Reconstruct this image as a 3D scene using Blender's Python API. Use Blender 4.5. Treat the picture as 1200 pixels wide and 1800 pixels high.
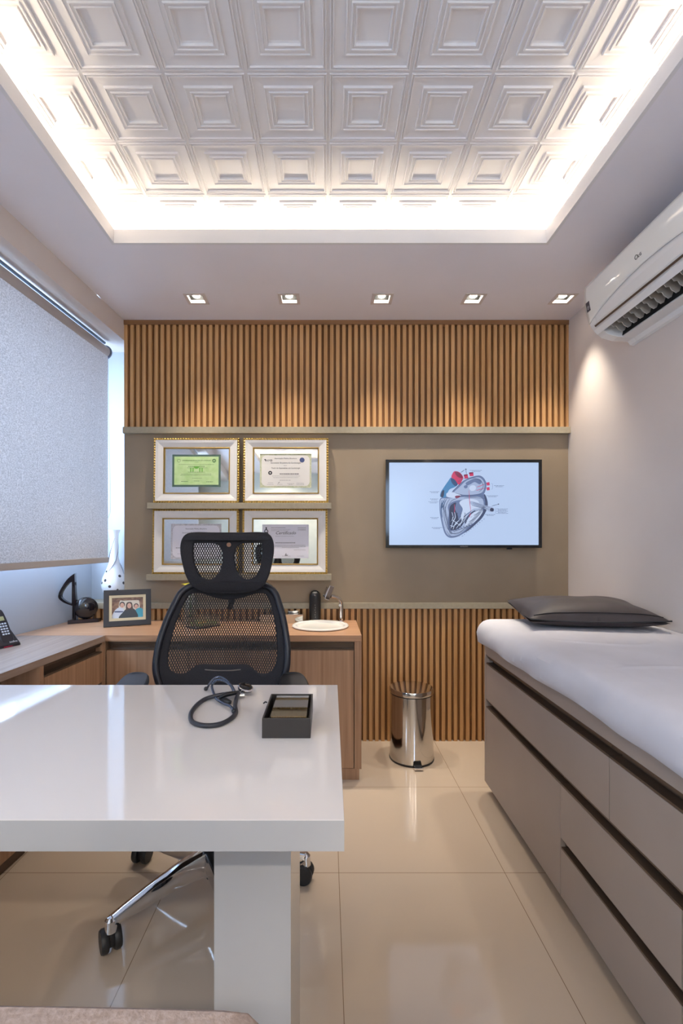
import bpy, bmesh, math, random
from mathutils import Vector, Matrix, noise
random.seed(7)
S = bpy.context.scene
COL = S.collection
for o in list(bpy.data.objects): bpy.data.objects.remove(o)

# ------------------------------------------------------------------ camera, world, exposure
F = 832.0; CX = 575.0; CY = 953.0; CH = 1.2
cam = bpy.data.objects.new('camera', bpy.data.cameras.new('camera')); COL.objects.link(cam)
cam.location = (0, 0, CH); cam.rotation_euler = (math.pi/2, 0, 0)
cam.data.lens = F/1800*36; cam.data.sensor_width = 36; cam.data.sensor_fit = 'AUTO'
cam.data.shift_x = 25/1800; cam.data.shift_y = 53/1800
cam.data.clip_start = 0.02
S.camera = cam
S.view_settings.view_transform = 'Standard'; S.view_settings.look = 'None'
S.view_settings.gamma = 1; S.view_settings.use_curve_mapping = False
S.view_settings.exposure = 1.24
W = bpy.data.worlds.new('sky'); S.world = W; W.use_nodes = True
W.node_tree.nodes['Background'].inputs[0].default_value = (0.50, 0.70, 1.0, 1)
W.node_tree.nodes['Background'].inputs[1].default_value = 6.2
DOWN_W = 27.0; COVE_W = 0.95; REAR_FILL_W = 48.0
WARM = (1.0, 0.83, 0.60)

def lamp(name, kind, loc, energy, color, rot=(0,0,0), **kw):
    d = bpy.data.lights.new(name, kind); d.energy = energy; d.color = color
    for k, v in kw.items(): setattr(d, k, v)
    o = bpy.data.objects.new(name, d); COL.objects.link(o); o.location = loc; o.rotation_euler = rot
    return o

# ------------------------------------------------------------------ helpers: picture measurements -> place
def Q(px, py, Y): return ((px-CX)*Y/F, CH-(py-CY)*Y/F)          # X, Z of a measured point on the plane at depth Y
def P(px, py, z):                                               # X, Y of a measured point on a horizontal plane
    Y = F*(CH-z)/(py-CY); return ((px-CX)*Y/F, Y)
SL = 0.07                                                        # the window wall runs slightly skew
_dn = math.hypot(SL, 1)
def skew(x0, y0, z0=0):    # frame with origin there, local +y deeper along the window wall, local +x into the room
    return Matrix.Translation((x0, y0, z0)) @ Matrix.Rotation(-math.atan(SL), 4, 'Z')

# ------------------------------------------------------------------ materials
def mat(name, col, rough=0.5, metal=0.0, emis=None, es=1.0, spec=0.5, coat=0.0, trans=0.0, ior=1.45):
    m = bpy.data.materials.new(name); m.use_nodes = True
    b = m.node_tree.nodes['Principled BSDF']
    b.inputs['Base Color'].default_value = (*col, 1); b.inputs['Roughness'].default_value = rough
    b.inputs['Metallic'].default_value = metal; b.inputs['Specular IOR Level'].default_value = spec
    b.inputs['Coat Weight'].default_value = coat; b.inputs['Coat Roughness'].default_value = 0.04
    b.inputs['Transmission Weight'].default_value = trans; b.inputs['IOR'].default_value = ior
    if emis: b.inputs['Emission Color'].default_value = (*emis, 1); b.inputs['Emission Strength'].default_value = es
    return m
def srgb(r, g, b): return tuple(((c/255)/12.92 if c/255 <= 0.04045 else ((c/255+0.055)/1.055)**2.4) for c in (r, g, b))
def N(m, t, **kw):
    n = m.node_tree.nodes.new(t)
    for k, v in kw.items(): setattr(n, k, v)
    return n
def L(m, a, b): m.node_tree.links.new(a, b)
def noisy(m, c1, c2, scale=(1,1,1), ns=5.0, detail=4, bump=0.0, lo=0.3, hi=0.7, bdist=0.002):
    b = m.node_tree.nodes['Principled BSDF']
    tc = N(m, 'ShaderNodeTexCoord'); mp = N(m, 'ShaderNodeMapping'); mp.inputs['Scale'].default_value = scale
    nz = N(m, 'ShaderNodeTexNoise'); nz.inputs['Scale'].default_value = ns; nz.inputs['Detail'].default_value = detail
    cr = N(m, 'ShaderNodeValToRGB'); cr.color_ramp.elements[0].position = lo; cr.color_ramp.elements[1].position = hi
    cr.color_ramp.elements[0].color = (*c1, 1); cr.color_ramp.elements[1].color = (*c2, 1)
    L(m, tc.outputs['Object'], mp.inputs[0]); L(m, mp.outputs[0], nz.inputs['Vector'])
    L(m, nz.outputs[0], cr.inputs[0]); L(m, cr.outputs[0], b.inputs['Base Color'])
    if bump:
        bp = N(m, 'ShaderNodeBump'); bp.inputs['Strength'].default_value = bump; bp.inputs['Distance'].default_value = bdist
        L(m, nz.outputs[0], bp.inputs['Height']); L(m, bp.outputs[0], b.inputs['Normal'])
    return m
def wood(name, c1, c2, along='z', rough=0.45, ns=1.0):
    m = mat(name, c1, rough)
    sc = {'z': (60, 60, 1.6), 'x': (1.6, 60, 60), 'y': (60, 1.6, 60)}[along]
    return noisy(m, c1, c2, sc, ns, 5, 0, 0.3, 0.72)

M = {}
M['plaster'] = noisy(mat('plaster', (0.7,0.7,0.7), 0.85), srgb(214,208,205), srgb(220,214,210), (1,1,1), 3)
M['soffit'] = noisy(mat('soffit', (0.7,0.7,0.7), 0.5), srgb(230,227,234), srgb(236,233,240), (1,1,1), 2)
M['wallpaper'] = noisy(mat('wall_paint', (0.7,0.7,0.7), 0.5), srgb(214,203,197), srgb(222,212,206), (1,1,1), 2)
M['niche'] = noisy(mat('niche_paint', (0.7,0.7,0.7), 0.55), srgb(178,182,188), srgb(184,188,194), (1,1,1), 2)
M['rear'] = noisy(mat('rear_paint', (0.6,0.6,0.5), 0.7), srgb(196,198,186), srgb(215,214,202), (1,1,1), 4)
M['gypsum'] = mat('gypsum', srgb(226,224,226), 0.6)
M['taupe'] = noisy(mat('taupe_laminate', (0.2,0.18,0.15), 0.42), srgb(146,128,106), srgb(151,133,111), (1,1,1), 6)
M['rail'] = noisy(mat('taupe_rail', (0.3,0.28,0.22), 0.5), srgb(158,147,126), srgb(166,155,134), (1,1,1), 60)
M['slat'] = wood('slat_oak', srgb(182,134,84), srgb(210,164,112), 'z')
M['slat_x'] = wood('slat_trim_oak', srgb(132,92,58), srgb(158,114,76), 'x')
M['groove'] = wood('groove_oak', srgb(122,80,42), srgb(146,100,58), 'z')
M['oak_x'] = wood('counter_oak_x', srgb(164,122,92), srgb(194,152,118), 'x', 0.35)
M['oak_y'] = wood('counter_oak_y', srgb(144,122,108), srgb(172,150,136), 'y', 0.35)
M['oak_y'].node_tree.nodes['Principled BSDF'].inputs['Coat Weight'].default_value = 0.6; M['oak_y'].node_tree.nodes['Principled BSDF'].inputs['Coat Roughness'].default_value = 0.15
M['oak_z'] = wood('door_oak', srgb(150,112,84), srgb(182,144,114), 'z', 0.4)
M['bronze'] = mat('bronze_profile', srgb(98,80,66), 0.35, 0.35)
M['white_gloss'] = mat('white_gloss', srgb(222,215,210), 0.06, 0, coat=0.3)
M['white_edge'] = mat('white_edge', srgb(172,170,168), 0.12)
M['chrome'] = mat('chrome', (0.75,0.75,0.77), 0.07, 1)
M['steel'] = mat('polished_steel', (0.62,0.60,0.58), 0.1, 1)
M['mirror'] = mat('mirror', (0.62,0.63,0.62), 0.03, 1)
M['black'] = mat('black_plastic', (0.012,0.012,0.014), 0.35)
M['black_gloss'] = mat('black_gloss', (0.01,0.01,0.012), 0.08)
M['black_fabric'] = noisy(mat('black_fabric', (0.01,0.01,0.01), 0.8), (0.014,0.013,0.016), (0.026,0.024,0.03), (1,1,1), 400, 2, 0.4)
M['rubber'] = mat('rubber', (0.02,0.02,0.022), 0.45)
M['white_plastic'] = mat('white_plastic', srgb(230,228,226), 0.15)
M['white_panel'] = mat('ac_white', srgb(238,236,230), 0.06, coat=0.4)
M['dark'] = mat('dark_cavity', (0.015,0.014,0.013), 0.6)
M['louvre'] = mat('louvre_grey', srgb(186,180,172), 0.5)
M['drawer'] = noisy(mat('taupe_lacquer', (0.2,0.18,0.16), 0.45), srgb(160,146,136), srgb(165,151,141), (1,1,1), 4)
M['sheet'] = noisy(mat('white_sheet', (0.7,0.7,0.75), 0.9), srgb(202,200,206), srgb(210,208,214), (1,1,1), 6, 3, 0.25, bdist=0.006)
M['pillow'] = noisy(mat('pillow_leather', (0.03,0.03,0.03), 0.5), srgb(62,54,54), srgb(70,62,62), (1,1,1), 12, 3, 0.1)
M['porcelain'] = mat('porcelain', srgb(226,222,216), 0.12)
M['gold'] = mat('antique_gold', (0.55,0.36,0.10), 0.32, 0.9)
M['frame_white'] = mat('frame_white', srgb(222,218,214), 0.4)
M['paper'] = mat('paper_white', srgb(222,218,214), 0.6)
M['paper_lilac'] = mat('paper_lilac', srgb(220,218,228), 0.6)
M['paper_green'] = noisy(mat('paper_green', (0.5,0.8,0.4), 0.6), srgb(176,208,140), srgb(196,220,164), (1,1,1), 30)
M['border_green'] = mat('border_green', srgb(78,104,92), 0.6)
M['border_olive'] = noisy(mat('border_olive', (0.5,0.6,0.4), 0.6), srgb(176,182,146), srgb(206,206,182), (1,1,1), 90)
M['border_grey'] = noisy(mat('border_grey', (0.5,0.5,0.5), 0.6), srgb(168,166,174), srgb(208,204,210), (1,1,1), 90)
M['ink'] = mat('ink', srgb(56,54,62), 0.6)
M['ink_soft'] = mat('ink_soft', srgb(128,124,130), 0.6)
M['ink_green'] = mat('ink_green', srgb(62,104,60), 0.6)
M['ink_blue'] = mat('ink_blue', srgb(72,84,130), 0.6)
M['screen'] = mat('screen', (0.02,0.02,0.03), 0.2, emis=srgb(184,206,240), es=0.40)
def glow(n, c): return mat(n, (0.02,0.02,0.02), 0.2, emis=srgb(*c), es=0.44)
M['s_ink'] = glow('screen_ink', (58,70,104)); M['s_dark'] = glow('screen_dark', (44,54,84)); M['s_mid'] = glow('screen_mid', (96,114,154))
M['s_pale'] = glow('screen_pale', (156,173,206)); M['s_light'] = glow('screen_light', (188,204,232))
M['s_red'] = glow('screen_red', (190,52,96)); M['s_dred'] = glow('screen_dark_red', (120,40,74)); M['s_blue'] = glow('screen_blue', (58,124,176)); M['s_dblue'] = glow('screen_dark_blue', (36,72,116))
M['seat_grey'] = noisy(mat('mauve_fabric', (0.3,0.25,0.22), 0.95), srgb(142,124,114), srgb(166,148,138), (1,1,1), 260, 3, 0.5)
M['yellow'] = mat('yellow_petal', srgb(206,200,60), 0.5)
M['leaf'] = noisy(mat('leaf', (0.05,0.2,0.05), 0.5), srgb(60,92,50), srgb(120,150,70), (1,1,1), 40)
M['amber'] = mat('amber', srgb(200,140,40), 0.4)
M['led'] = mat('led_strip', (1,1,1), 0.5, emis=(1,0.88,0.66), es=10.0)
M['lamp'] = mat('downlight_lens', (1,1,1), 0.5, emis=(1,0.94,0.82), es=14.0)
M['baffle'] = mat('baffle', (0.010,0.009,0.008), 0.6)
M['bezel'] = mat('bezel', srgb(214,204,200), 0.4)
M['lcd'] = mat('phone_lcd', srgb(150,150,110), 0.3)
M['key'] = mat('phone_key', srgb(200,205,215), 0.4)
M['phone'] = mat('phone_body', srgb(42,40,46), 0.3)
M['red'] = mat('red_mark', srgb(170,24,60), 0.4)

def glass(name, tint=(1,1,1), gloss=0.08):
    m = bpy.data.materials.new(name); m.use_nodes = True; nt = m.node_tree; nt.nodes.clear()
    o = N(m,'ShaderNodeOutputMaterial'); mx = N(m,'ShaderNodeMixShader'); t = N(m,'ShaderNodeBsdfTransparent'); g = N(m,'ShaderNodeBsdfGlossy')
    t.inputs[0].default_value = (*tint,1); g.inputs['Roughness'].default_value = 0.03; mx.inputs[0].default_value = gloss
    L(m,t.outputs[0],mx.inputs[1]); L(m,g.outputs[0],mx.inputs[2]); L(m,mx.outputs[0],o.inputs[0]); return m
M['pane'] = glass('window_glass'); M['clear'] = glass('clear_glass', (0.93,0.97,0.97), 0.16)

def floor_mat():
    m = mat('porcelain_floor', srgb(200,184,164), 0.06, spec=0.75)
    b = m.node_tree.nodes['Principled BSDF']
    tc = N(m,'ShaderNodeTexCoord'); sp = N(m,'ShaderNodeSeparateXYZ'); L(m,tc.outputs['Object'],sp.inputs[0])
    def joint(out, off):
        a = N(m,'ShaderNodeMath',operation='SUBTRACT'); a.inputs[1].default_value = off; L(m,out,a.inputs[0])
        d = N(m,'ShaderNodeMath',operation='DIVIDE'); d.inputs[1].default_value = 0.602; L(m,a.outputs[0],d.inputs[0])
        r = N(m,'ShaderNodeMath',operation='ROUND'); L(m,d.outputs[0],r.inputs[0])
        s = N(m,'ShaderNodeMath',operation='SUBTRACT'); L(m,d.outputs[0],s.inputs[0]); L(m,r.outputs[0],s.inputs[1])
        ab = N(m,'ShaderNodeMath',operation='ABSOLUTE'); L(m,s.outputs[0],ab.inputs[0])
        lt = N(m,'ShaderNodeMath',operation='LESS_THAN'); lt.inputs[1].default_value = 0.0017; L(m,ab.outputs[0],lt.inputs[0])
        return lt
    jx = joint(sp.outputs[0], 0.042); jy = joint(sp.outputs[1], 1.7177)
    mx = N(m,'ShaderNodeMath',operation='MAXIMUM'); L(m,jx.outputs[0],mx.inputs[0]); L(m,jy.outputs[0],mx.inputs[1])
    nz = N(m,'ShaderNodeTexNoise'); nz.inputs['Scale'].default_value = 1.6; L(m,tc.outputs['Object'],nz.inputs['Vector'])
    cr = N(m,'ShaderNodeValToRGB'); cr.color_ramp.elements[0].color = (*srgb(186,167,148),1); cr.color_ramp.elements[1].color = (*srgb(194,177,159),1); L(m,nz.outputs[0],cr.inputs[0])
    mc = N(m,'ShaderNodeMixRGB'); mc.inputs[2].default_value = (*srgb(126,104,84),1); L(m,mx.outputs[0],mc.inputs[0]); L(m,cr.outputs[0],mc.inputs[1])
    L(m,mc.outputs[0],b.inputs['Base Color']); return m
M['floor'] = floor_mat()

def mesh_mat():      # woven net: dark threads with real see-through diamonds
    m = bpy.data.materials.new('chair_net'); m.use_nodes = True; nt = m.node_tree; b = nt.nodes['Principled BSDF']
    b.inputs['Base Color'].default_value = (0.012,0.011,0.013,1); b.inputs['Roughness'].default_value = 0.7
    tc = N(m,'ShaderNodeTexCoord'); sp = N(m,'ShaderNodeSeparateXYZ'); L(m,tc.outputs['Object'],sp.inputs[0])
    def mul(o,k):
        n = N(m,'ShaderNodeMath',operation='MULTIPLY'); n.inputs[1].default_value = k; L(m,o,n.inputs[0]); return n.outputs[0]
    u = mul(sp.outputs[0], math.pi/0.0094); v = mul(sp.outputs[2], math.pi/0.0185)
    def s(op):
        a = N(m,'ShaderNodeMath',operation=op); L(m,u,a.inputs[0]); L(m,v,a.inputs[1])
        n = N(m,'ShaderNodeMath',operation='SINE'); L(m,a.outputs[0],n.inputs[0])
        q = N(m,'ShaderNodeMath',operation='ABSOLUTE'); L(m,n.outputs[0],q.inputs[0]); return q.outputs[0]
    pr = N(m,'ShaderNodeMath',operation='MULTIPLY'); L(m,s('ADD'),pr.inputs[0]); L(m,s('SUBTRACT'),pr.inputs[1])
    gt = N(m,'ShaderNodeMath',operation='LESS_THAN'); gt.inputs[1].default_value = 0.52; L(m,pr.outputs[0],gt.inputs[0])
    L(m,gt.outputs[0],b.inputs['Alpha']); return m
M['net'] = mesh_mat()

def blind_mat():
    m = bpy.data.materials.new('blind_fabric'); m.use_nodes = True; nt = m.node_tree; nt.nodes.clear()
    o = N(m,'ShaderNodeOutputMaterial'); mx = N(m,'ShaderNodeMixShader'); d = N(m,'ShaderNodeBsdfDiffuse'); t = N(m,'ShaderNodeBsdfTranslucent')
    tc = N(m,'ShaderNodeTexCoord'); mp = N(m,'ShaderNodeMapping'); mp.inputs['Scale'].default_value = (150,150,220)
    nz = N(m,'ShaderNodeTexNoise'); nz.inputs['Scale'].default_value = 1; nz.inputs['Detail'].default_value = 3
    cr = N(m,'ShaderNodeValToRGB'); cr.color_ramp.elements[0].position = .35; cr.color_ramp.elements[1].position = .65
    cr.color_ramp.elements[0].color = (*srgb(176,174,176),1); cr.color_ramp.elements[1].color = (*srgb(216,214,216),1)
    L(m,tc.outputs['Object'],mp.inputs[0]); L(m,mp.outputs[0],nz.inputs['Vector']); L(m,nz.outputs[0],cr.inputs[0])
    L(m,cr.outputs[0],d.inputs[0]); L(m,cr.outputs[0],t.inputs[0]); mx.inputs[0].default_value = 0.088
    L(m,d.outputs[0],mx.inputs[1]); L(m,t.outputs[0],mx.inputs[2]); L(m,mx.outputs[0],o.inputs[0]); return m
M['blind'] = blind_mat()

# ------------------------------------------------------------------ mesh builder
class MB:
    def __init__(s, T=None): s.v = []; s.f = []; s.T = T
    def add(s, vs, fs, T=None):
        n = len(s.v)
        for p in vs:
            p = Vector(p)
            if T: p = T @ p
            if s.T: p = s.T @ p
            s.v.append(p)
        for f in fs: s.f.append([i+n for i in f])
        return s
    def box(s, x0, x1, y0, y1, z0, z1, T=None):
        return s.add([(x0,y0,z0),(x1,y0,z0),(x1,y1,z0),(x0,y1,z0),(x0,y0,z1),(x1,y0,z1),(x1,y1,z1),(x0,y1,z1)],
                     [(0,3,2,1),(4,5,6,7),(0,1,5,4),(1,2,6,5),(2,3,7,6),(3,0,4,7)], T)
    def prism(s, poly, axis, a, b, T=None):
        n = len(poly)
        def mk(p, t): return {'x': (t,p[0],p[1]), 'y': (p[0],t,p[1]), 'z': (p[0],p[1],t)}[axis]
        return s.add([mk(p,a) for p in poly]+[mk(p,b) for p in poly],
                     [list(range(n))[::-1], list(range(n,2*n))]+[(i,(i+1)%n,(i+1)%n+n,i+n) for i in range(n)], T)
    def lathe(s, prof, c=(0,0,0), n=32, T=None, sx=1, sy=1):
        vs = []; fs = []
        for r, z in prof:
            for k in range(n):
                a = 2*math.pi*k/n; vs.append((c[0]+r*math.cos(a)*sx, c[1]+r*math.sin(a)*sy, c[2]+z))
        for i in range(len(prof)-1):
            for k in range(n): fs.append((i*n+k, i*n+(k+1)%n, (i+1)*n+(k+1)%n, (i+1)*n+k))
        if prof[0][0] > 1e-5: fs.append(list(range(n))[::-1])
        if prof[-1][0] > 1e-5: fs.append([(len(prof)-1)*n+k for k in range(n)])
        return s.add(vs, fs, T)
    def tube(s, pts, r, n=10, closed=False, cap=True, smooth=0, flat=1.0):
        pts = [Vector(p) for p in pts]
        if smooth: pts = crom(pts, smooth, closed)
        m = len(pts); rs = r if isinstance(r, (list,tuple)) else None
        vs = []; fs = []; up = None
        for i, p in enumerate(pts):
            a = pts[(i-1)%m] if (closed or i > 0) else p; b = pts[(i+1)%m] if (closed or i < m-1) else p
            d = (b-a).normalized()
            if up is None: up = Vector((0,0,1)) if abs(d.z) < .9 else Vector((1,0,0))
            sd = d.cross(up).normalized(); up = sd.cross(d).normalized()
            if rs:
                t = i/(m-1)*(len(rs)-1); k = min(int(t), len(rs)-2); rr = rs[k]+(rs[k+1]-rs[k])*(t-k)
            else: rr = r
            for k in range(n):
                q = 2*math.pi*k/n; vs.append(p+sd*math.cos(q)*rr+up*math.sin(q)*rr*flat)
        for i in range(m if closed else m-1):
            j = (i+1)%m
            for k in range(n): fs.append((i*n+k, i*n+(k+1)%n, j*n+(k+1)%n, j*n+k))
        if cap and not closed: fs.append(list(range(n))[::-1]); fs.append([(m-1)*n+k for k in range(n)])
        return s.add(vs, fs)
    def ball(s, c, r, n=8, m=6, sc=(1,1,1)):
        prof = [(max(math.sin(math.pi*i/m)*r,1e-6), -math.cos(math.pi*i/m)*r) for i in range(m+1)]
        vs = []; fs = []
        for rr, z in prof:
            for k in range(n):
                a = 2*math.pi*k/n; vs.append((c[0]+rr*math.cos(a)*sc[0], c[1]+rr*math.sin(a)*sc[1], c[2]+z*sc[2]))
        for i in range(m):
            for k in range(n): fs.append((i*n+k, i*n+(k+1)%n, (i+1)*n+(k+1)%n, (i+1)*n+k))
        return s.add(vs, fs)
    def grid(s, fn, nu, nv, T=None):
        vs = [fn(i/nu, j/nv) for i in range(nu+1) for j in range(nv+1)]
        return s.add(vs, [(i*(nv+1)+j, (i+1)*(nv+1)+j, (i+1)*(nv+1)+j+1, i*(nv+1)+j+1) for i in range(nu) for j in range(nv)], T)
    def shape(s, loops, thick, place, bevel=0.0):     # flat outline(s) with holes, given thickness; place(x, y, depth) -> point
        cu = bpy.data.curves.new('t', 'CURVE'); cu.dimensions = '2D'; cu.fill_mode = 'BOTH'; cu.extrude = max(thick/2-bevel,0); cu.bevel_depth = bevel; cu.bevel_resolution = 2
        for lp in loops:
            sp = cu.splines.new('POLY'); sp.points.add(len(lp)-1); sp.use_cyclic_u = True
            for i, p in enumerate(lp): sp.points[i].co = (p[0], p[1], 0, 1)
        s._curve(cu, place); return s
    def text(s, body, place, size, x=0, y=0, align='CENTER', thick=0.0002, sx=1.0, shear=0):
        cu = bpy.data.curves.new('t', 'FONT'); cu.body = body; cu.size = size; cu.align_x = align; cu.extrude = thick; cu.resolution_u = 2; cu.shear = shear
        s._curve(cu, lambda a, b, c: place(a*sx+x, b+y, c)); return s
    def _curve(s, cu, place):
        ob = bpy.data.objects.new('t', cu); COL.objects.link(ob)
        dg = bpy.context.evaluated_depsgraph_get(); me = ob.evaluated_get(dg).to_mesh()
        s.add([place(v.co.x, v.co.y, v.co.z) for v in me.vertices], [list(p.vertices) for p in me.polygons])
        ob.evaluated_get(dg).to_mesh_clear(); bpy.data.objects.remove(ob); bpy.data.curves.remove(cu)

def crom(pts, k, closed):
    pts = [Vector(p) for p in pts]; m = len(pts); out = []
    for i in range(m if closed else m-1):
        g = lambda j: pts[j%m] if closed else pts[max(0,min(m-1,j))]
        a, b, c, d = g(i-1), g(i), g(i+1), g(i+2)
        for q in range(k):
            t = q/k; out.append(0.5*((2*b)+(c-a)*t+(2*a-5*b+4*c-d)*t*t+(3*b-a-3*c+d)*t**3))
    if not closed: out.append(pts[-1])
    return out
def curve2(pts, k=6): return [(p.x, p.y) for p in crom([Vector((a,b,0)) for a,b in pts], k, True)]

ORG = {}
def empty(name, loc, label, cat, group=None):
    o = bpy.data.objects.new(name, None); COL.objects.link(o); o.location = loc; o.empty_display_size = 0.05
    o['label'] = label; o['category'] = cat
    if group: o['group'] = group
    ORG[o.name] = Vector(loc); return o
def build(name, mb, m, parent=None, bevel=0, smooth=False, seg=2, label=None, cat=None, group=None, kind=None, sub=0, merge=False):
    if parent: org = ORG[parent.name]
    else:
        lo = Vector([min(v[i] for v in mb.v) for i in range(3)]); hi = Vector([max(v[i] for v in mb.v) for i in range(3)])
        org = Vector(((lo.x+hi.x)/2, (lo.y+hi.y)/2, lo.z)) if kind != 'structure' else Vector((0,0,0))
    me = bpy.data.meshes.new(name); me.from_pydata([v-org for v in mb.v], [], mb.f)
    bm = bmesh.new(); bm.from_mesh(me)
    if merge: bmesh.ops.remove_doubles(bm, verts=bm.verts, dist=1e-5)
    bmesh.ops.recalc_face_normals(bm, faces=bm.faces)
    for f in bm.faces: f.smooth = smooth
    bm.to_mesh(me); bm.free()
    me.materials.append(M[m] if isinstance(m, str) else m)
    o = bpy.data.objects.new(name, me); COL.objects.link(o)
    if parent: o.parent = parent
    else: o.location = org
    ORG[o.name] = org
    if bevel:
        md = o.modifiers.new('b', 'BEVEL'); md.width = bevel; md.segments = seg; md.limit_method = 'ANGLE'; md.angle_limit = math.radians(40)
    if sub:
        md = o.modifiers.new('s', 'SUBSURF'); md.levels = sub; md.render_levels = sub
    if smooth and not sub:
        try: me.set_sharp_from_angle(angle=math.radians(35))
        except Exception: pass
    if label: o['label'] = label
    if cat: o['category'] = cat
    if group: o['group'] = group
    if kind: o['kind'] = kind
    return o
def thing(name, mb, m, label, cat, **kw): return build(name, mb, m, label=label, cat=cat, **kw)
def struct(name, mb, m, parent=None, **kw): return build(name, mb, m, parent, kind='structure', **kw)
def dup(root, loc, label=None, rot=None):
    r = root.copy(); COL.objects.link(r); r.location = loc
    if rot is not None: r.rotation_euler = rot
    if label: r['label'] = label
    for ch in list(root.children):
        c = ch.copy(); COL.objects.link(c); c.parent = r
        for g in list(ch.children):
            d = g.copy(); COL.objects.link(d); d.parent = c
    return r

# ------------------------------------------------------------------ room shell
YB = 2.853; XR = 1.454; ZS = 2.537; ZC = 2.70; YR = -1.75; YW = 3.03
def lx(x0, y): return x0 - SL*(2.853-y)         # X of a line parallel to the window wall passing x0 at the back
XN = lx(-1.498, 3.03) + 0.0                      # niche wall at the back corner
XNb = -1.508 - SL*(2.853-3.03)*0                 # -1.508 at Y=3.03
def nx(y): return -1.508 - 0.11*(3.03-y)
def bx(y): return -1.224 - SL*(2.853-y)

struct('floor', MB().box(-2.3, XR+0.1, YR-0.1, 3.13, -0.08, 0), 'floor')
struct('wall_right', MB().box(XR, XR+0.1, YR-0.1, 3.13, 0, ZC+0.1), 'wallpaper')
struct('wall_back', MB().box(-2.0, XR, YW, YW+0.1, 0, ZC+0.1), 'niche')
RW = (.62, 1.30, 1.30, 2.20)  # opening of an unseen rear window, added to let in fill light
rw = MB(); rw.box(-2.1, RW[0], YR-0.1, YR, 0, ZC+0.1); rw.box(RW[0], XR, YR-0.1, YR, 0, RW[2]); rw.box(RW[0], XR, YR-0.1, YR, RW[3], ZC+0.1); rw.box(RW[1], XR, YR-0.1, YR, RW[2], RW[3])
struct('wall_rear', rw, 'rear')
w2 = MB(); 
for a_, b_, c_, d_ in ((RW[0],RW[1],RW[2],RW[2]+.05),(RW[0],RW[1],RW[3]-.05,RW[3]),(RW[0],RW[0]+.05,RW[2]+.05,RW[3]-.05),(RW[1]-.05,RW[1],RW[2]+.05,RW[3]-.05),(.94,.98,RW[2]+.05,RW[3]-.05)): w2.box(a_,b_,YR-.08,YR-.03,c_,d_)
fill_win = struct('fill_window', w2, 'white_plastic')  # added window behind the camera, brightens the back wall and soffit
build('window_pane', MB().box(RW[0]+.03,RW[1]-.03,YR-.058,YR-.052,RW[2]+.03,RW[3]-.03), 'pane', fill_win)
lamp('window_portal', 'AREA', (.96, YR-.12, 1.75), 1, (1,1,1), (math.pi/2,0,math.pi), shape='RECTANGLE', size=.72, size_y=.95).data.cycles.is_portal = True  # portal for the added rear window
# window wall: niche plane with an opening
WY0, WY1, WZ0, WZ1 = -0.9, 2.93, 1.10, 2.34
wl = MB()
def wallseg(y0, y1, z0, z1):
    wl.prism([(nx(y0),y0),(nx(y1),y1),(nx(y1)-0.14,y1),(nx(y0)-0.14,y0)], 'z', z0, z1)
wallseg(YR, YW, 0, WZ0); wallseg(YR, YW, WZ1, ZC+0.1); wallseg(YR, WY0, WZ0, WZ1); wallseg(WY1, YW, WZ0, WZ1)
struct('wall_left', wl, 'niche')
# bulkhead above the window niche
struct('trim_1', MB().prism([(nx(YR),YR),(bx(YR),YR),(bx(YW),YW),(nx(YW),YW)], 'z', 2.415, ZS), 'wallpaper')
wf = MB(); a, b = 0.05, 0.06
def wseg(y0, y1, z0, z1, x0=-0.09, x1=-0.04): wf.prism([(nx(y0)+x0,y0),(nx(y1)+x0,y1),(nx(y1)+x1,y1),(nx(y0)+x1,y0)], 'z', z0, z1)
wseg(WY0, WY1, WZ0, WZ0+0.05); wseg(WY0, WY1, WZ1-0.05, WZ1)
for yy in (WY0, 0.35, 1.6, WY1-0.05): wseg(yy, yy+0.05, WZ0+0.05, WZ1-0.05)
win = struct('window_1', wf, 'white_plastic')
pn = MB(); pn.prism([(nx(WY0)-0.068,WY0+.02),(nx(WY1)-0.068,WY1-.02),(nx(WY1)-0.062,WY1-.02),(nx(WY0)-0.062,WY0+.02)], 'z', WZ0+.03, WZ1-.03)
build('window_pane', pn, 'pane', win)
lamp('window_portal', 'AREA', (nx(1.0)-0.16, 1.0, 1.72), 1, (1,1,1), (0, -math.pi/2, -math.atan(.11)), shape='RECTANGLE', size=1.3, size_y=3.9).data.cycles.is_portal = True

# ceiling: lowered border with the recess, upstand, patterned panels
X0, X1, Y0, Y1 = -0.953, 0.979, -0.95, 2.115
sf = MB()
DLX = [-.719, -.209, .300, .803, 1.294]; DLY = 2.60; DH = 0.043
_t = .014
sf.prism([(bx(YR),YR),(X0-_t,YR),(X0-_t,Y1+_t),(bx(Y1+_t),Y1+_t)], 'z', ZS, ZS+0.012)
sf.box(X1+_t, XR, YR, Y1+_t, ZS, ZS+0.012); sf.box(X0-_t, X1+_t, YR, Y0-_t, ZS, ZS+0.012)
def strip(y0, y1): sf.prism([(bx(y0),y0),(XR,y0),(XR,y1),(bx(y1),y1)], 'z', ZS, ZS+0.012)
strip(Y1+_t, DLY-DH); strip(DLY+DH, YW)
_xs = [bx(DLY)] + [q for x in DLX for q in (x-DH, x+DH)] + [XR]
for k in range(0, len(_xs), 2): sf.box(_xs[k], _xs[k+1], DLY-DH, DLY+DH, ZS, ZS+0.012)
struct('ceiling', sf, 'soffit')
fa = MB(); t = 0.014
fa.box(X0-t, X0, Y0-t, Y1+t, ZS, ZS+0.061); fa.box(X1, X1+t, Y0-t, Y1+t, ZS, ZS+0.061)
fa.box(X0, X1, Y1, Y1+t, ZS, ZS+0.061); fa.box(X0, X1, Y0-t, Y0, ZS, ZS+0.061)
struct('trim_2', fa, 'gypsum')
RX0, RX1, RY0, RY1 = -1.19, 1.21, -1.19, 2.36
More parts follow.
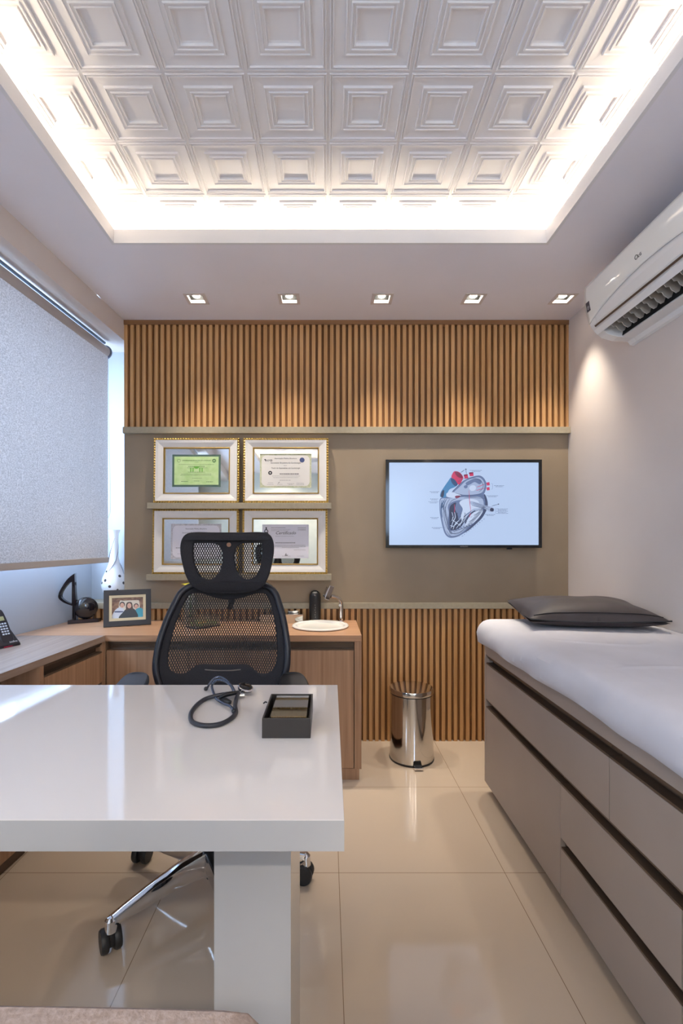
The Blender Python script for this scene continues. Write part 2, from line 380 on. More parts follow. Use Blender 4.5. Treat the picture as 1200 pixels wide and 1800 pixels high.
rc = MB()
rc.box(RX0-.02, RX0, RY0, RY1, ZS+.012, ZC+.03); rc.box(RX1, RX1+.02, RY0, RY1, ZS+.012, ZC+.03)
rc.box(RX0-.02, RX1+.02, RY1, RY1+.02, ZS+.012, ZC+.03); rc.box(RX0-.02, RX1+.02, RY0-.02, RY0, ZS+.012, ZC+.03)
struct('trim_3', rc, 'gypsum')
TS = 0.2635; pc = MB()
prof = [(1.0,0),(0.965,0),(0.957,-.005),(0.935,-.005),(0.928,-.001),(0.905,-.001),(0.897,-.005),(0.877,-.005),(0.868,0),(0.62,.002),(0.612,-.005),(0.585,-.0055),(0.575,-.002),
        (0.50,-.002),(0.492,-.0065),(0.468,-.0065),(0.458,-.003),(0.405,-.002),(0.398,-.006),(0.375,-.006),(0.365,.002),(0.33,.003)]
for i in range(-4, 4):
    for j in range(-10, 3):
        cx = (i+.5)*TS+0.003; cy = 1.507+(j+.5)*TS; vs = []; fs = []
        for r, h in prof:
            q = r*TS/2
            vs += [(cx-q,cy-q,ZC+h),(cx+q,cy-q,ZC+h),(cx+q,cy+q,ZC+h),(cx-q,cy+q,ZC+h)]
        for k in range(len(prof)-1):
            for e in range(4): fs.append((k*4+e, k*4+(e+1)%4, k*4+4+(e+1)%4, k*4+4+e))
        e = (len(prof)-1)*4; fs.append((e,e+1,e+2,e+3)); pc.add(vs, fs)
tx0, tx1, ty0, ty1 = -4*TS+.003, 4*TS+.003, 1.507-10*TS, 1.507+3*TS
for (a,b,c,d) in ((RX0,tx0,RY0,RY1),(tx1,RX1,RY0,RY1),(tx0,tx1,ty1,RY1),(tx0,tx1,RY0,ty0)): pc.box(a,b,c,d,ZC,ZC+.02)
pc.box(RX0, RX1, RY0, RY1, ZC+.02, ZC+.03)
struct('ceiling_panel', pc, 'gypsum')
# LED strips on the ledge of the recess: real lamps
for nm, loc, sx, rot in (('a',((X0+RX0)/2-.02,0.58,2.565),3.2,(0,0,math.pi/2)),('b',((X1+RX1)/2+.02,0.58,2.565),3.2,(0,0,math.pi/2)),
                         ('c',(0.01,(Y1+RY1)/2+.02,2.565),2.2,(0,0,0)),('d',(0.01,(Y0+RY0)/2-.02,2.565),2.2,(0,0,0))):
    l = lamp('cove_light', 'AREA', loc, COVE_W*sx, WARM, (math.pi,0,rot[2]), shape='RECTANGLE', size=sx, size_y=0.05)
    aim = Vector((.01-loc[0], 0, 0)) if rot[2] else Vector((0, .58-loc[1], 0)); aim = aim.normalized()*math.sin(.85)+Vector((0,0,math.cos(.85)))
    l.rotation_euler = aim.to_track_quat('-Z','Y').to_euler()
    e = MB(); x, y, z = loc
    if rot[2]: e.box(x-.006,x+.006,y-sx/2,y+sx/2,ZS+.012,ZS+.016)
    else: e.box(x-sx/2,x+sx/2,y-.006,y+.006,ZS+.012,ZS+.016)
    struct('trim_5', e, 'led')

# ------------------------------------------------------------------ back wall cladding
def slats(x0, x1, z0, z1, side='left'):
    m = MB(); m.box(x0, x1, YB+.022, YB+.04, z0, z1)
    return m
def slat_mesh(x0, x1, z0, z1):
    m = MB(); p = 0.0365; x = x0
    while x < x1-0.004:
        m.box(x, min(x+0.0205, x1), YB, YB+.022, z0, z1); x += p
    return m
up = empty('slat_panel', (0.1, YB, 1.89), 'wide band of vertical oak slats above the taupe panel, right under the ceiling', 'wall panel')
build('slats', slat_mesh(-1.224, XR, 1.889, 2.51), 'slat', up)
build('backing_board', MB().box(-1.224, XR, YB+.022, YB+.04, 1.889, 2.51), 'groove', up)
build('top_trim', MB().box(-1.228, XR, YB-.006, YB+.04, 2.51, ZS), 'slat_x', up)
lo = empty('slat_panel', (0.1, YB, 0), 'vertical oak slats reaching the floor behind the sink counter and pedal bin', 'wall panel')
build('slats', slat_mesh(-1.50, XR, 0, .80), 'slat', lo)
build('backing_board', MB().box(-1.50, XR, YB+.022, YB+.04, 0, .80), 'groove', lo)
thing('shelf_rail', MB().box(-1.222, XR-.001, YB-.027, YB+.04, 1.851, 1.889), 'rail', 'slim taupe rail running full width between upper slats and taupe panel', 'rail', bevel=.001)
thing('wall_panel', MB().box(-1.224, XR-.001, YB+.003, YB+.04, .835, 1.851), 'taupe', 'plain taupe laminate panel carrying the screen and picture ledges', 'wall panel')
lr = MB(); lr.box(-1.505, XR-.001, YB-.012, YB+.003, .80, .835); lr.box(-1.505,-1.224,YB+.003,YW,.80,.835); lr.box(-1.224,XR-.001,YB+.003,YB+.04,.80,.835)
thing('shelf_rail', lr, 'rail', 'slim taupe rail under the taupe panel, just above the sink counter', 'rail', bevel=.001)
struct('trim_4', MB().box(-1.224, -1.218, YB+.04, YW, .835, ZS-.122), 'wallpaper')

# picture ledges
for zt, xa, lab in ((1.432,-1.06,'upper taupe picture ledge under the green certificate frame'),(1.010,-1.066,'lower taupe picture ledge behind the office chair headrest')):
    thing('picture_ledge', MB().box(xa, .024, 2.785, YB+.0025, zt-.035, zt), 'rail', lab, 'shelf', bevel=.001, group=None)

# ------------------------------------------------------------------ downlights
def downlight():
    r = empty('recessed_downlight', (0,0,0), '', 'ceiling light', 'recessed downlights in a row over the slatted wall')
    def ring(m, a, b, z0, z1):
        m.box(-a,a,-a,-b,z0,z1); m.box(-a,a,b,a,z0,z1); m.box(-a,-b,-b,b,z0,z1); m.box(b,a,-b,b,z0,z1); return m
    m = ring(MB(), .058, .0425, -.003, .0); ring(m, .0425, .0405, -.003, .014)
    build('bezel', m, 'bezel', r)
    m = ring(MB(), .0428, .0395, .014, .05); m.box(-.0428,.0428,-.0428,.0428,.05,.054)
    build('baffle', m, 'baffle', r)
    build('lens', MB().lathe([(0.0001,.008),(.013,.009),(.020,.014),(.022,.05)],(0,0,0),24), 'lamp', r, smooth=True)
    return r
dl = downlight()
dl.location = (DLX[0], DLY, ZS)
for k in range(1,5): dup(dl, (DLX[k], DLY, ZS), ['','square recessed ceiling downlight second from the window side','square recessed ceiling downlight in the middle of the row of five','square recessed ceiling downlight above the wall screen','square recessed ceiling downlight nearest the air conditioner'][k])
dl['label'] = 'square recessed ceiling downlight nearest the window, first of the row'
for x in DLX:
    lamp('downlight_and_fill_beam', 'SPOT', (x, DLY, ZS+.004), DOWN_W, (1,.90,.75), (0,0,0), spot_size=math.radians(66), spot_blend=1.0, shadow_soft_size=0.02)
for x in (-.72, .25, 1.25):      # fill spots added out of view behind the camera, without fixtures
    lamp('downlight_and_fill_beam', 'SPOT', (x, -1.35, ZS-.01), REAR_FILL_W, (1,.90,.76), (0,0,0), spot_size=math.radians(150), spot_blend=0.9, shadow_soft_size=0.05)

# ------------------------------------------------------------------ roller blind
BY0, BY1 = 0.1, 2.85
def blx(y): return -1.32 - SL*(2.85-y)
bl = empty('roller_blind', (blx(1.5), 1.5, 2.31), 'pale grey fabric roller blind pulled down over the left window', 'blind')
fb = MB(); fb.grid(lambda u, v: (blx(BY0+(BY1-BY0)*u)+.004*math.sin(u*9)*(1-v)*.3, BY0+(BY1-BY0)*u, 1.10+(2.345-1.10)*v), 40, 12)
build('fabric', fb, 'blind', bl, smooth=True)
def along(x_off, z, y0, y1): return [(blx(y0)+x_off, y0, z), (blx(y1)+x_off, y1, z)]
build('roller_tube', MB().tube(along(-.02, 2.345, BY0, BY1), .034, 20), mat('blind_tube', srgb(176,170,170), .4), bl, smooth=True)
bb = MB(); bb.prism([(blx(BY0)-.006,BY0),(blx(BY0)+.008,BY0),(blx(BY1)+.008,BY1),(blx(BY1)-.006,BY1)], 'z', 1.078, 1.110)
build('bottom_bar', bb, mat('blind_bar', srgb(190,184,182), .4), bl, bevel=.003)
build('end_bracket', MB().lathe([(.0001,0),(.042,0),(.042,.008),(.0001,.008)],(0,0,0),24, T=Matrix.Translation((blx(BY1)-.02,BY1+.002,2.345))@Matrix.Rotation(-math.pi/2,4,'X')), mat('bracket_grey', srgb(110,120,140), .4), bl, smooth=True)
ch = MB(); xx = blx(2.87)-.01
ch.tube([(xx+.0,2.868,2.345),(xx+.005,2.87,1.9),(xx+.012,2.872,1.45),(xx+.004,2.872,1.36),(xx-.02,2.872,1.345),(xx-.03,2.87,1.45),(xx-.03,2.87,2.345)], .0016, 6, smooth=6)
build('pull_chain', ch, mat('chain_grey', srgb(150,160,175), .4), bl, smooth=True)
bm_ = MB(); bm_.tube(along(-.02, 2.40, BY0, BY1), .008, 8); build('mounting_rail', bm_, mat('rail_blue', srgb(120,140,165), .4), bl)

# ------------------------------------------------------------------ air conditioner
AY0, AY1 = 1.41, 2.249
ac = empty('air_conditioner', (1.3, 1.83, 2.13), 'white split air conditioner high on the right wall with open louvres', 'air conditioner')
Xw = XR-.001
outer = [(Xw,2.415),(1.30,2.425),(1.245,2.418),(1.228,2.402),(1.2265,2.37),(1.2285,2.321),(1.238,2.262),(1.250,2.224)]
under = [(1.268,2.198),(1.302,2.168),(1.351,2.154),(1.425,2.151),(1.437,2.135),(Xw,2.13)]
notch = [(1.268,2.198),(1.277,2.190),(1.315,2.240),(1.385,2.225),(1.372,2.154),(1.425,2.151),(1.437,2.135),(Xw,2.13)]
m = MB(); m.prism(outer+under, 'y', AY1-.05, AY1); m.prism(outer+under, 'y', AY0, AY0+.05); m.prism(outer+notch, 'y', AY0+.05, AY1-.05)
build('housing', m, 'white_plastic', ac, bevel=.002)
cav = MB(); cav.prism([(1.281,2.192),(1.3155,2.2395),(1.384,2.2245),(1.3715,2.160),(1.369,2.160),(1.381,2.222),(1.317,2.236),(1.284,2.190)], 'y', AY0+.051, AY1-.051)
build('air_outlet', cav, 'dark', ac)
fp = MB()     # bulging front panel with its wavy lower edge
def fpf(u, v):
    y = AY0+.002+(AY1-AY0-.004)*u; zb = 2.232+.055*math.sin(math.pi*u)**.8
    z = zb+(2.404-zb)*v; w = (z-2.232)/(2.404-2.232)
    x = 1.2475-.024*math.sin(min(1,max(0,w))*math.pi*.62)-.004
    return (x, y, z)
fp.grid(fpf, 40, 12)
o = build('front_panel', fp, 'white_panel', ac, smooth=True); md = o.modifiers.new('t','SOLIDIFY'); md.thickness = .004; md.offset = 0
build('gap_strip', MB().prism([(1.2535,2.2165),(1.2585,2.2095),(1.2565,2.208),(1.2515,2.215)], 'y', AY0+.03, AY1-.03), 'bronze', ac)
fl = MB(); fl.prism([(1.258,2.200),(1.276,2.178),(1.279,2.181),(1.262,2.203)], 'y', AY0+.02, AY1-.012)
build('flap', fl, 'white_plastic', ac, bevel=.001)
for k in range(17):
    y = AY0+.080+k*.042; v = MB()
    v.prism([(1.288,2.190),(1.300,2.180),(1.318,2.184),(1.327,2.172),(1.350,2.164),(1.364,2.172),(1.374,2.196),(1.360,2.214),(1.322,2.228),(1.300,2.214)], 'y', -.0015, .0015,
            T=Matrix.Translation((1.33,y,0))@Matrix.Rotation(math.radians(14),4,'Z')@Matrix.Translation((-1.33,0,0)))
    build('louvre', v, 'louvre', ac)
pl = lambda a, b, c: (1.2193-c, 1.86-a, 2.305+b)
tx = MB(); 
pl = lambda a, b, c: (1.2206-.13*b-c, 1.868-a, 2.318+b)
tx.text('LG', pl, .017, x=.008, align='LEFT', thick=.0006)
tx.shape([[(math.cos(q*.35)*.009-.002, math.sin(q*.35)*.009+.008) for q in range(18)],[(math.cos(q*.35)*.0065-.002, math.sin(q*.35)*.0065+.008) for q in range(18)]], .001, pl)
build('badge', tx, mat('badge_grey', srgb(90,86,84), .4), ac)
st = build('rating_sticker', MB().prism([(1.2276,2.283),(1.2196,2.326),(1.2215,2.326),(1.2295,2.283)], 'y', 2.208, 2.236), mat('sticker_grey', srgb(78,72,76), .5), ac)
sm = MB(); pq = lambda a,b,c: (1.2240-(b)*.186-c, 2.222-a, 2.300+b)
sm.shape([[(math.cos(q*.35)*.009, math.sin(q*.35)*.009) for q in range(18)],[(math.cos(q*.35)*.006, math.sin(q*.35)*.006) for q in range(18)]], .0006, pq)
sm.shape([[(-.003,-.002),(.003,-.002),(.003,.003),(-.003,.003)]], .0006, pq)
build('sticker_mark', sm, mat('sticker_light', srgb(170,164,166), .5), st)

# ------------------------------------------------------------------ wall screen
YT = 2.80
tv = empty('television', (.81, 2.83, 1.168), 'slim black wall-mounted television showing a heart drawing', 'television')
tx0, tz1 = Q(677.8, 807.8, YT); tx1, tz0 = Q(952.2, 963, YT); sx0, sz1 = Q(683.8, 813, YT); sx1, sz0 = Q(946.6, 958, YT)
def rect(a, b, c, d): return [(a,b),(c,b),(c,d),(a,d)]
m = MB(); m.shape([rect(tx0,tz0,tx1,tz1), rect(sx0,sz0,sx1,sz1)], .012, lambda a,b,c: (a, YT+.006+c, b))
build('bezel', m, 'black_gloss', tv, bevel=.0015)
m = MB(); m.box(tx0+.003,tx1-.003,YT+.006,YT+.022,tz0+.003,tz1-.003); m.box(tx0+.2,tx1-.2,YT+.022,YB+.002,tz0+.08,tz1-.08)
build('back_case', m, 'black', tv)
scr = build('screen', MB().box(sx0,sx1,YT+.003,YT+.006,sz0,sz1), 'screen', tv)
m = MB(); cx_ = (sx0+sx1)/2; m.text('SAMSUNG', lambda a,b,c: (a+cx_, YT-.0004-c, b+(tz0+sz0)/2-.003), .0085, thick=.0002, sx=1.2)
build('maker_lettering', m, mat('logo_grey', srgb(150,146,146), .4), tv)
x_, z_ = Q(896, 964, YT); build('remote_sensor', MB().box(x_-.014,x_+.014,YT+.004,YT+.016,z_-.006,z_+.004), 'black', tv)
_d = [0]
def draw(loops, m_, k=1, name='heart_drawing', smooth=6):       # picture on the screen: coordinates as measured from the photograph of it
    _d[0] += 1; y = YT+.0028-.00012*_d[0]; mb = MB()
    mb.shape([curve2([Q(700+u/5.217, 810+v/5.217, YT) for u, v in lp], smooth) if smooth else [Q(700+u/5.217, 810+v/5.217, YT) for u, v in lp] for lp in loops], .0001, lambda a,b,c: (a, y+c, b))
    return build(name, mb, m_, scr)
def strokes(lines, w, m_, name='drawing_lines'):
    _d[0] += 1; y = YT+.0028-.00012*_d[0]; mb = MB()
    for ln in lines:
        p = crom([Vector((*Q(700+u/5.217, 810+v/5.217, YT),0)) for u, v in ln], 5, False)
        L_, R_ = [], []
        for i in range(len(p)):
            d = (p[min(i+1,len(p)-1)]-p[max(i-1,0)]).normalized(); n = Vector((-d.y,d.x,0)); q = w*(.5+.5*math.sin(math.pi*i/(len(p)-1)))
            L_.append(p[i]+n*q); R_.append(p[i]-n*q)
        k = len(L_); mb.add([(a.x,y,a.y) for a in L_+R_], [(i,i+1,i+1+k,i+k) for i in range(k-1)])
    return build(name, mb, m_, scr)
# heart body
draw([[(385,345),(378,420),(382,490),(402,590),(428,670),(470,705),(530,700),(600,665),(680,600),(760,520),(805,450),(815,380),(800,320),(760,300),(600,310),(460,325)]], 's_mid')
draw([[(392,350),(386,420),(398,500),(418,600),(445,668),(485,690),(560,672),(650,600),(730,520),(775,440),(780,370),(740,330),(600,330),(460,345)]], 's_pale')
draw([[(455,420),(490,380),(560,360),(640,365),(655,420),(668,460),(620,510),(600,570),(560,620),(510,640),(465,635),(452,560),(462,480)]], 's_mid')
draw([[(470,430),(500,392),(530,385),(520,440),(545,500),(560,560),(590,470),(620,520),(575,600),(520,632),(475,625),(468,540)]], 's_dark')
draw([[(560,385),(600,355),(680,350),(735,372),(740,430),(690,440),(650,470),(610,500),(585,550),(575,500),(590,440)]], 's_light')
draw([[(625,520),(660,480),(705,455),(700,500),(665,545),(620,575),(608,560)]], 's_ink')
draw([[(655,505),(720,455),(770,445),(765,490),(700,560),(640,600),(615,590)]], 's_light')
# atrium
draw([[(490,290),(540,235),(600,180),(680,145),(745,135),(785,160),(808,210),(800,270),(775,310),(700,325),(600,328),(540,318)]], 's_mid')
draw([[(512,288),(560,240),(620,185),(690,158),(740,152),(775,178),(790,220),(782,268),(755,296),(690,310),(600,312),(545,306)]], 's_pale')
draw([[(620,200),(690,165),(740,165),(765,190),(745,215),(700,195),(660,215),(630,225)]], 's_mid')
draw([[(650,250),(665,228),(695,225),(712,245),(700,270),(668,275)]], 's_light'); draw([[(600,235),(618,222),(635,230),(630,248),(610,252)]], 's_mid')
# pulmonary artery, aorta, veins
draw([[(385,330),(388,290),(412,250),(450,195),(485,152),(520,175),(545,212),(520,240),(470,262),(448,300),(432,335)]], 's_blue')
draw([[(482,165),(500,160),(530,185),(545,215),(525,232),(500,215),(485,190)]], 's_dblue')
draw([[(388,325),(400,280),(420,270),(412,330)]], 's_dark')
draw([[(486,150),(500,110),(520,95),(560,105),(590,140),(592,165),(562,218),(545,212),(520,175)]], 's_red')
draw([[(518,102),(540,100),(575,122),(590,150),(580,160),(548,150),(525,125)]], 's_dred')
draw([[(445,295),(490,285),(560,310),(570,322),(520,340),(460,335),(440,320)]], 's_light'); draw([[(520,325),(565,318),(560,335),(530,343)]], 's_dred')
for a,b in (((600,130),(640,165)),((648,112),(690,142)),((805,195),(838,228)),((805,240),(838,272))):
    draw([[(a[0],a[1]+6),(b[0]-4,a[1]),(b[0],b[1]-4),(a[0]+8,b[1])]], 's_red', smooth=0)
for a,b in (((602,132),(632,128)),((650,112),(684,110))): draw([[(a[0],a[1]-5),(b[0],b[1]-5),(b[0],b[1]+4),(a[0],a[1]+8)]], 's_dred')
draw([[(785,310),(800,320),(818,380),(812,440),(770,520),(700,590),(640,640),(600,660),(680,585),(750,505),(785,440),(795,380)]], 's_ink')
draw([[(660,370),(730,385),(800,410),(850,420),(878,440),(868,468),(830,465),(790,440),(720,425),(665,400)]], 's_pale'); draw([[(850,432),(872,440),(870,462),(845,462),(838,448)]], 's_dark')
strokes([[(400,360),(392,430),(402,520)],[(425,350),(402,400),(396,440)],[(440,350),(418,400),(408,450)],[(395,400),(420,370)],[(392,440),(420,400)]], .0022, 's_dblue')
strokes([[(415,430),(420,520),(450,620),(500,672)],[(430,420),(432,500),(455,590)],[(440,560),(470,650),(540,670),(620,620)],[(690,470),(740,450),(770,450)],[(660,520),(710,490),(755,470)],[(640,560),(700,530),(750,480)],
         [(470,350),(440,400),(425,470)],[(540,345),(490,365),(455,410)],[(600,180),(540,235),(490,292)],[(520,295),(620,318),(760,305)],[(680,380),(760,405),(840,430)],[(680,392),(750,415),(830,445)],[(675,410),(740,424),(800,446)],
         [(530,320),(640,330),(780,322)],[(600,340),(700,338),(790,345)],[(440,640),(480,690),(560,690)],[(480,668),(560,655),(630,600)]], .0013, 's_ink')
strokes([[(480,620),(500,560),(520,520),(515,470)],[(500,630),(520,580),(560,540),(590,480)],[(470,590),(500,600),(540,570)],[(530,620),(560,580),(590,560),(620,520)],[(490,540),(520,560),(560,590)],[(560,600),(590,540),(640,490)],[(478,560),(500,520),(490,470)],[(640,560),(660,530),(690,500)],[(625,545),(650,540),(680,520)]], .0022, 's_light')
strokes([[(512,400),(516,440),(510,480)],[(646,270),(650,340),(655,400),(664,465)],[(790,215),(750,230),(718,242)],[(790,250),(750,262),(712,272)],[(660,475),(655,500),(650,520)]], .0016, 's_red')
strokes([[(570,108),(590,95),(606,82)],[(618,78),(620,100),(624,120)],[(855,415),(880,408),(915,398)]], .0014, 's_ink'); strokes([[(612,74),(618,78),(624,76)],[(910,398),(916,398),(922,396)]], .003, 's_dark')
hat = []
for q in range(46):
    t = q/45; x0_, y0_ = 398+t*70, 400+t*270; hat.append([(x0_,y0_),(x0_+10+8*t,y0_+3),(x0_+22+6*t,y0_-4)])
    x1_, y1_ = 800-t*170, 430+t*200; hat.append([(x1_,y1_),(x1_-12,y1_-10),(x1_-26,y1_-14)])
    a_ = -2.6+t*3.4; cx1, cy1 = 655+128*math.cos(a_), 228+78*math.sin(a_); hat.append([(cx1,cy1),(cx1-12*math.cos(a_),cy1-10*math.sin(a_)+3)])
    hat.append([(500+t*180, 640+12*math.sin(q)-t*60),(512+t*180, 652-t*66)])
strokes(hat, .0009, 's_ink')
strokes([[(470+q*9, 600-(q%4)*34),(476+q*9, 575-(q%4)*30),(486+q*8, 560-(q%4)*28)] for q in range(16)], .0016, 's_dark')
lab = []
for x,y,w,n in ((655,88,110,2),(876,228,95,2),(808,320,105,2),(896,442,108,5),(795,492,90,2),(286,283,88,2),(290,350,78,2),(275,376,92,2),(292,520,78,2),(305,612,90,2)):
    for q in range(n):
        o_ = (q%2)*w*.15; xs = x+o_; xe = x+w-o_
        t_ = xs
        while t_ < xe:
            ww = random.uniform(5,14); lab.append([(t_,y+q*10),(min(t_+ww,xe),y+q*10)]); t_ += ww+3
strokes(lab, .0013, 's_ink', 'caption_lines')
strokes([[(x, y),(x+9,y-5)] for x,y in [(580+q*20, 692-q*15.5+ (q*q)*.0) for q in range(11)]], .0016, 's_mid', 'caption_lines')
strokes([[(590,690),(600,684)],[(848,210),(862,210)],[(862,210),(862,260)],[(848,260),(862,260)],[(888,430),(888,488)],[(330,612),(430,612)]], .0007, 's_mid')

# ------------------------------------------------------------------ certificates in frames
def gen_lines(m, place, x0, x1, z, h, gap=.004):
    x = x0
    while x < x1:
        w = random.uniform(.003,.010); m.shape([rect(x, z, min(x+w,x1), z+h)], .0001, place); x += w+.0022
def frame(xc, zb, w, h, kind, label):
    r = empty('framed_certificate', (xc, 2.80, zb), label, 'picture frame', 'certificate frames on the picture ledges')
    th = math.radians(1.6)
    def pl(a, b, c): return (xc+a, 2.797+c+b*math.sin(th), zb+.001+b*math.cos(th))     # a right, b up, c depth
    iw, ih, cb = w*.385, h*.365, h/2
    def rr(x, y0, y1): return rect(-x, y0, x, y1)
    m = MB(); bw = .046
    # white sloped moulding
    o_ = [(-w/2+.012,.012),(w/2-.012,.012),(w/2-.012,h-.012),(-w/2+.012,h-.012)]
    i_ = [(-w/2+.056,.054),(w/2-.056,.054),(w/2-.056,h-.054),(-w/2+.056,h-.054)]
    mid = [(o_[k][0]*.65+i_[k][0]*.35, o_[k][1]*.65+i_[k][1]*.35) for k in range(4)]
    vs = [pl(*p,.030) for p in o_]+[pl(*p,.002) for p in o_]+[pl(*p,.004) for p in mid]+[pl(*p,.012) for p in i_]+[pl(*p,.030) for p in i_]
    fs = [(j*4+k, j*4+(k+1)%4, j*4+4+(k+1)%4, j*4+4+k) for j in range(4) for k in range(4)]+[(16+k,16+(k+1)%4,(k+1)%4,k) for k in range(4)]
    m.add(vs, fs); build('moulding', m, 'frame_white', r)
    m = MB(); nx_ = int(w/.0155); nz_ = int(h/.0155)
    for k in range(nx_+1):
        x = -w/2+.005+(w-.01)*k/nx_
        for z in (.0065, h-.0065): m.ball(pl(x, z, .006), .0072, 8, 4, (.8,1,.9))
    for k in range(1, nz_):
        z = .005+(h-.01)*k/nz_
        for x in (-w/2+.0065, w/2-.0065): m.ball(pl(x, z, .006), .0072, 8, 4, (.9,1,.8))
    for (a,b,c,d) in ((-w/2,0,w/2,.0125),(-w/2,h-.0125,w/2,h),(-w/2,0,-w/2+.0125,h),(w/2-.0125,0,w/2,h)): m.shape([rect(a,b,c,d)], .018, lambda p,q,t: pl(p,q,.019+t))
    build('beaded_edge', m, 'gold', r, smooth=True)
    m = MB(); a1, a2 = i_, [(x*(1-.008/abs(x)), (y-cb)*(1-.008/abs(y-cb))+cb) for x, y in i_]
    vs = [pl(*p,.012) for p in a1]+[pl(*p,.008) for p in [((a1[k][0]+a2[k][0])/2,(a1[k][1]+a2[k][1])/2) for k in range(4)]]+[pl(*p,.018) for p in a2]+[pl(*p,.022) for p in a2]
    m.add(vs, [(j*4+k, j*4+(k+1)%4, j*4+4+(k+1)%4, j*4+4+k) for j in range(3) for k in range(4)])
    L0, L1 = a2[0], a2[2]
    for k in range(46):
        x = L0[0]-.004+(L1[0]-L0[0]+.008)*k/45
        for z in (L0[1]-.004, L1[1]+.004): m.ball(pl(x,z,.010), .0032, 6, 4)
    for k in range(34):
        z = L0[1]-.004+(L1[1]-L0[1]+.008)*k/33
        for x in (L0[0]-.004, L1[0]+.004): m.ball(pl(x,z,.010), .0032, 6, 4)
    build('inner_trim', m, 'gold', r, smooth=True)
    m = MB(); m.shape([rect(a2[0][0]-.003,a2[0][1]-.003,a2[2][0]+.003,a2[2][1]+.003)], .003, lambda p,q,t: pl(p,q,.0225+t))
    build('mirror_backing', m, 'mirror', r)
    # the certificate itself
    pw, phh, pcx, pcz, pm, bm_ = {'green':(.288,.193,-.003,0,'paper_green','border_green'), 'lilac':(.307,.204,-.002,0,'paper','border_olive'),
                       'grey':(.300,.210,0,0,'paper_lilac','border_grey'), 'cert':(.277,.202,.002,0,'paper_lilac',None)}[kind]
    X_, Z_ = pcx, cb+pcz
    c = lambda p,q,t: pl(p+X_, q+Z_, .0205+t)
    m = MB(); m.shape([rect(-pw/2,-phh/2,pw/2,phh/2)], .0006, c); cert = build('certificate', m, bm_ or pm, r)
    c2 = lambda p,q,t: pl(p+X_, q+Z_, .0199+t); c3 = lambda p,q,t: pl(p+X_, q+Z_, .0194+t*.3)
    if bm_:
        e = .012 if kind == 'green' else .010
        if kind == 'green': lp = rect(-pw/2+e,-phh/2+e,pw/2-e,phh/2-e)
        else:
            a, b, q = pw/2-e, phh/2-e, .028
            lp = []
            for sx_, sz_, st_ in ((1,1,0),(-1,1,1),(-1,-1,2),(1,-1,3)):
                for k in range(7):
                    t_ = math.pi/2*k/6; 
                    ang = t_ if st_%2 == 0 else math.pi/2-t_
                    lp.append((sx_*(a-q+q*math.cos(ang)), sz_*(b-q+q*math.sin(ang))))
        m = MB(); m.shape([lp], .0004, c2); build('printed_sheet', m, pm, cert)
    def lett(fn, mt='ink', nm='lettering'):
        m = MB(); fn(m); build(nm, m, mt, cert)
    disc = lambda x,z,r_,ri=0: [[(x+math.cos(q*.4)*r_, z+math.sin(q*.4)*r_) for q in range(16)]]+([[(x+math.cos(q*.4)*ri, z+math.sin(q*.4)*ri) for q in range(16)]] if ri else [])
    def lines(m, rows):
        for x0, x1, z, h_ in rows: gen_lines(m, c3, x0, x1, z, h_)
    if kind == 'green':
        lett(lambda m: (m.text('UNIVERSIDADE ESTADUAL DE LONDRINA', c3, .0095, y=.058, sx=.95), m.text('PARANÁ', c3, .006, y=.050),
             m.shape(disc(-.105,.060,.010,.0085), .0001, c3), m.shape(disc(.105,.060,.011,.007), .0001, c3), m.shape([rect(.1035,.052,.1065,.066)], .0001, c3)), 'ink_green')
        lett(lambda m: lines(m, [(-.105,.105,.036,.0016),(-.05,.05,.024,.003),(-.055,.065,.016,.0016),(-.05,.05,-.010,.0026),(-.09,.09,-.021,.0016),(-.095,.09,-.028,.0016),(-.025,.035,-.046,.0016),(-.09,-.05,-.066,.003),(-.015,.02,-.063,.002),(.06,.10,-.068,.003)]), 'ink_green')
        lett(lambda m: (m.shape([[(-.02,.026),(.02,.026),(.006,.012),(-.006,.012)]], .0001, c3), [m.shape([rect(x-.003,-.006,x+.003,.018)], .0001, c3) for x in (-.034,-.02,.02,.034)]), mat('emblem_green', srgb(110,180,70), .6), 'emblem')
    elif kind == 'lilac':
        lett(lambda m: (m.text('AMB', c3, .019, x=-.098, y=.055, thick=.0003), m.shape([curve2([(-.128,.068),(-.120,.070),(-.117,.062),(-.121,.055),(-.123,.062)],4)], .0001, c3),
             m.text('Associação Médica Brasileira', c3, .0115, y=.070), m.text('Sociedade Brasileira de Cardiologia', c3, .0125, y=.043),
             m.text('Título de Especialista em Cardiologia', c3, .0115, y=.012), lines(m, [(-.035,.08,-.022,.005)])))
        lett(lambda m: (m.shape(disc(.098,.064,.015), .0001, c3)), 'ink_blue', 'round_seal'); lett(lambda m: m.shape(disc(-.092,-.013,.012,.004), .0001, c3), 'ink', 'round_seal')
        lett(lambda m: lines(m, [(-.012,.008,.029,.002),(-.08,.085,-.033,.0018),(-.075,.075,-.042,.0018),(-.035,.03,-.058,.0022),(-.105,-.075,-.074,.002),(-.11,-.072,-.083,.002),(-.05,-.02,-.082,.002),(.01,.05,-.078,.002),(.015,.045,-.084,.002),(.065,.11,-.076,.002),(.065,.11,-.084,.002)]), 'ink_soft')
        lett(lambda m: m.shape([[(-.047,-.076),(-.034,-.064),(-.040,-.072),(-.030,-.070)]], .0001, c3), 'ink', 'signature')
    elif kind == 'grey':
        lett(lambda m: (m.text('Associação Médica Brasileira', c3, .011, y=.072), m.text('Sociedade Brasileira de Cardiologia', c3, .0115, y=.048),
             m.text('AMB', c3, .019, x=-.02, y=.020, thick=.0003), m.shape([curve2([(-.055,.034),(-.047,.036),(-.044,.028),(-.048,.021),(-.050,.028)],4)], .0001, c3), lines(m, [(-.056,.06,-.012,.005),(-.12,.10,-.040,.003)])))
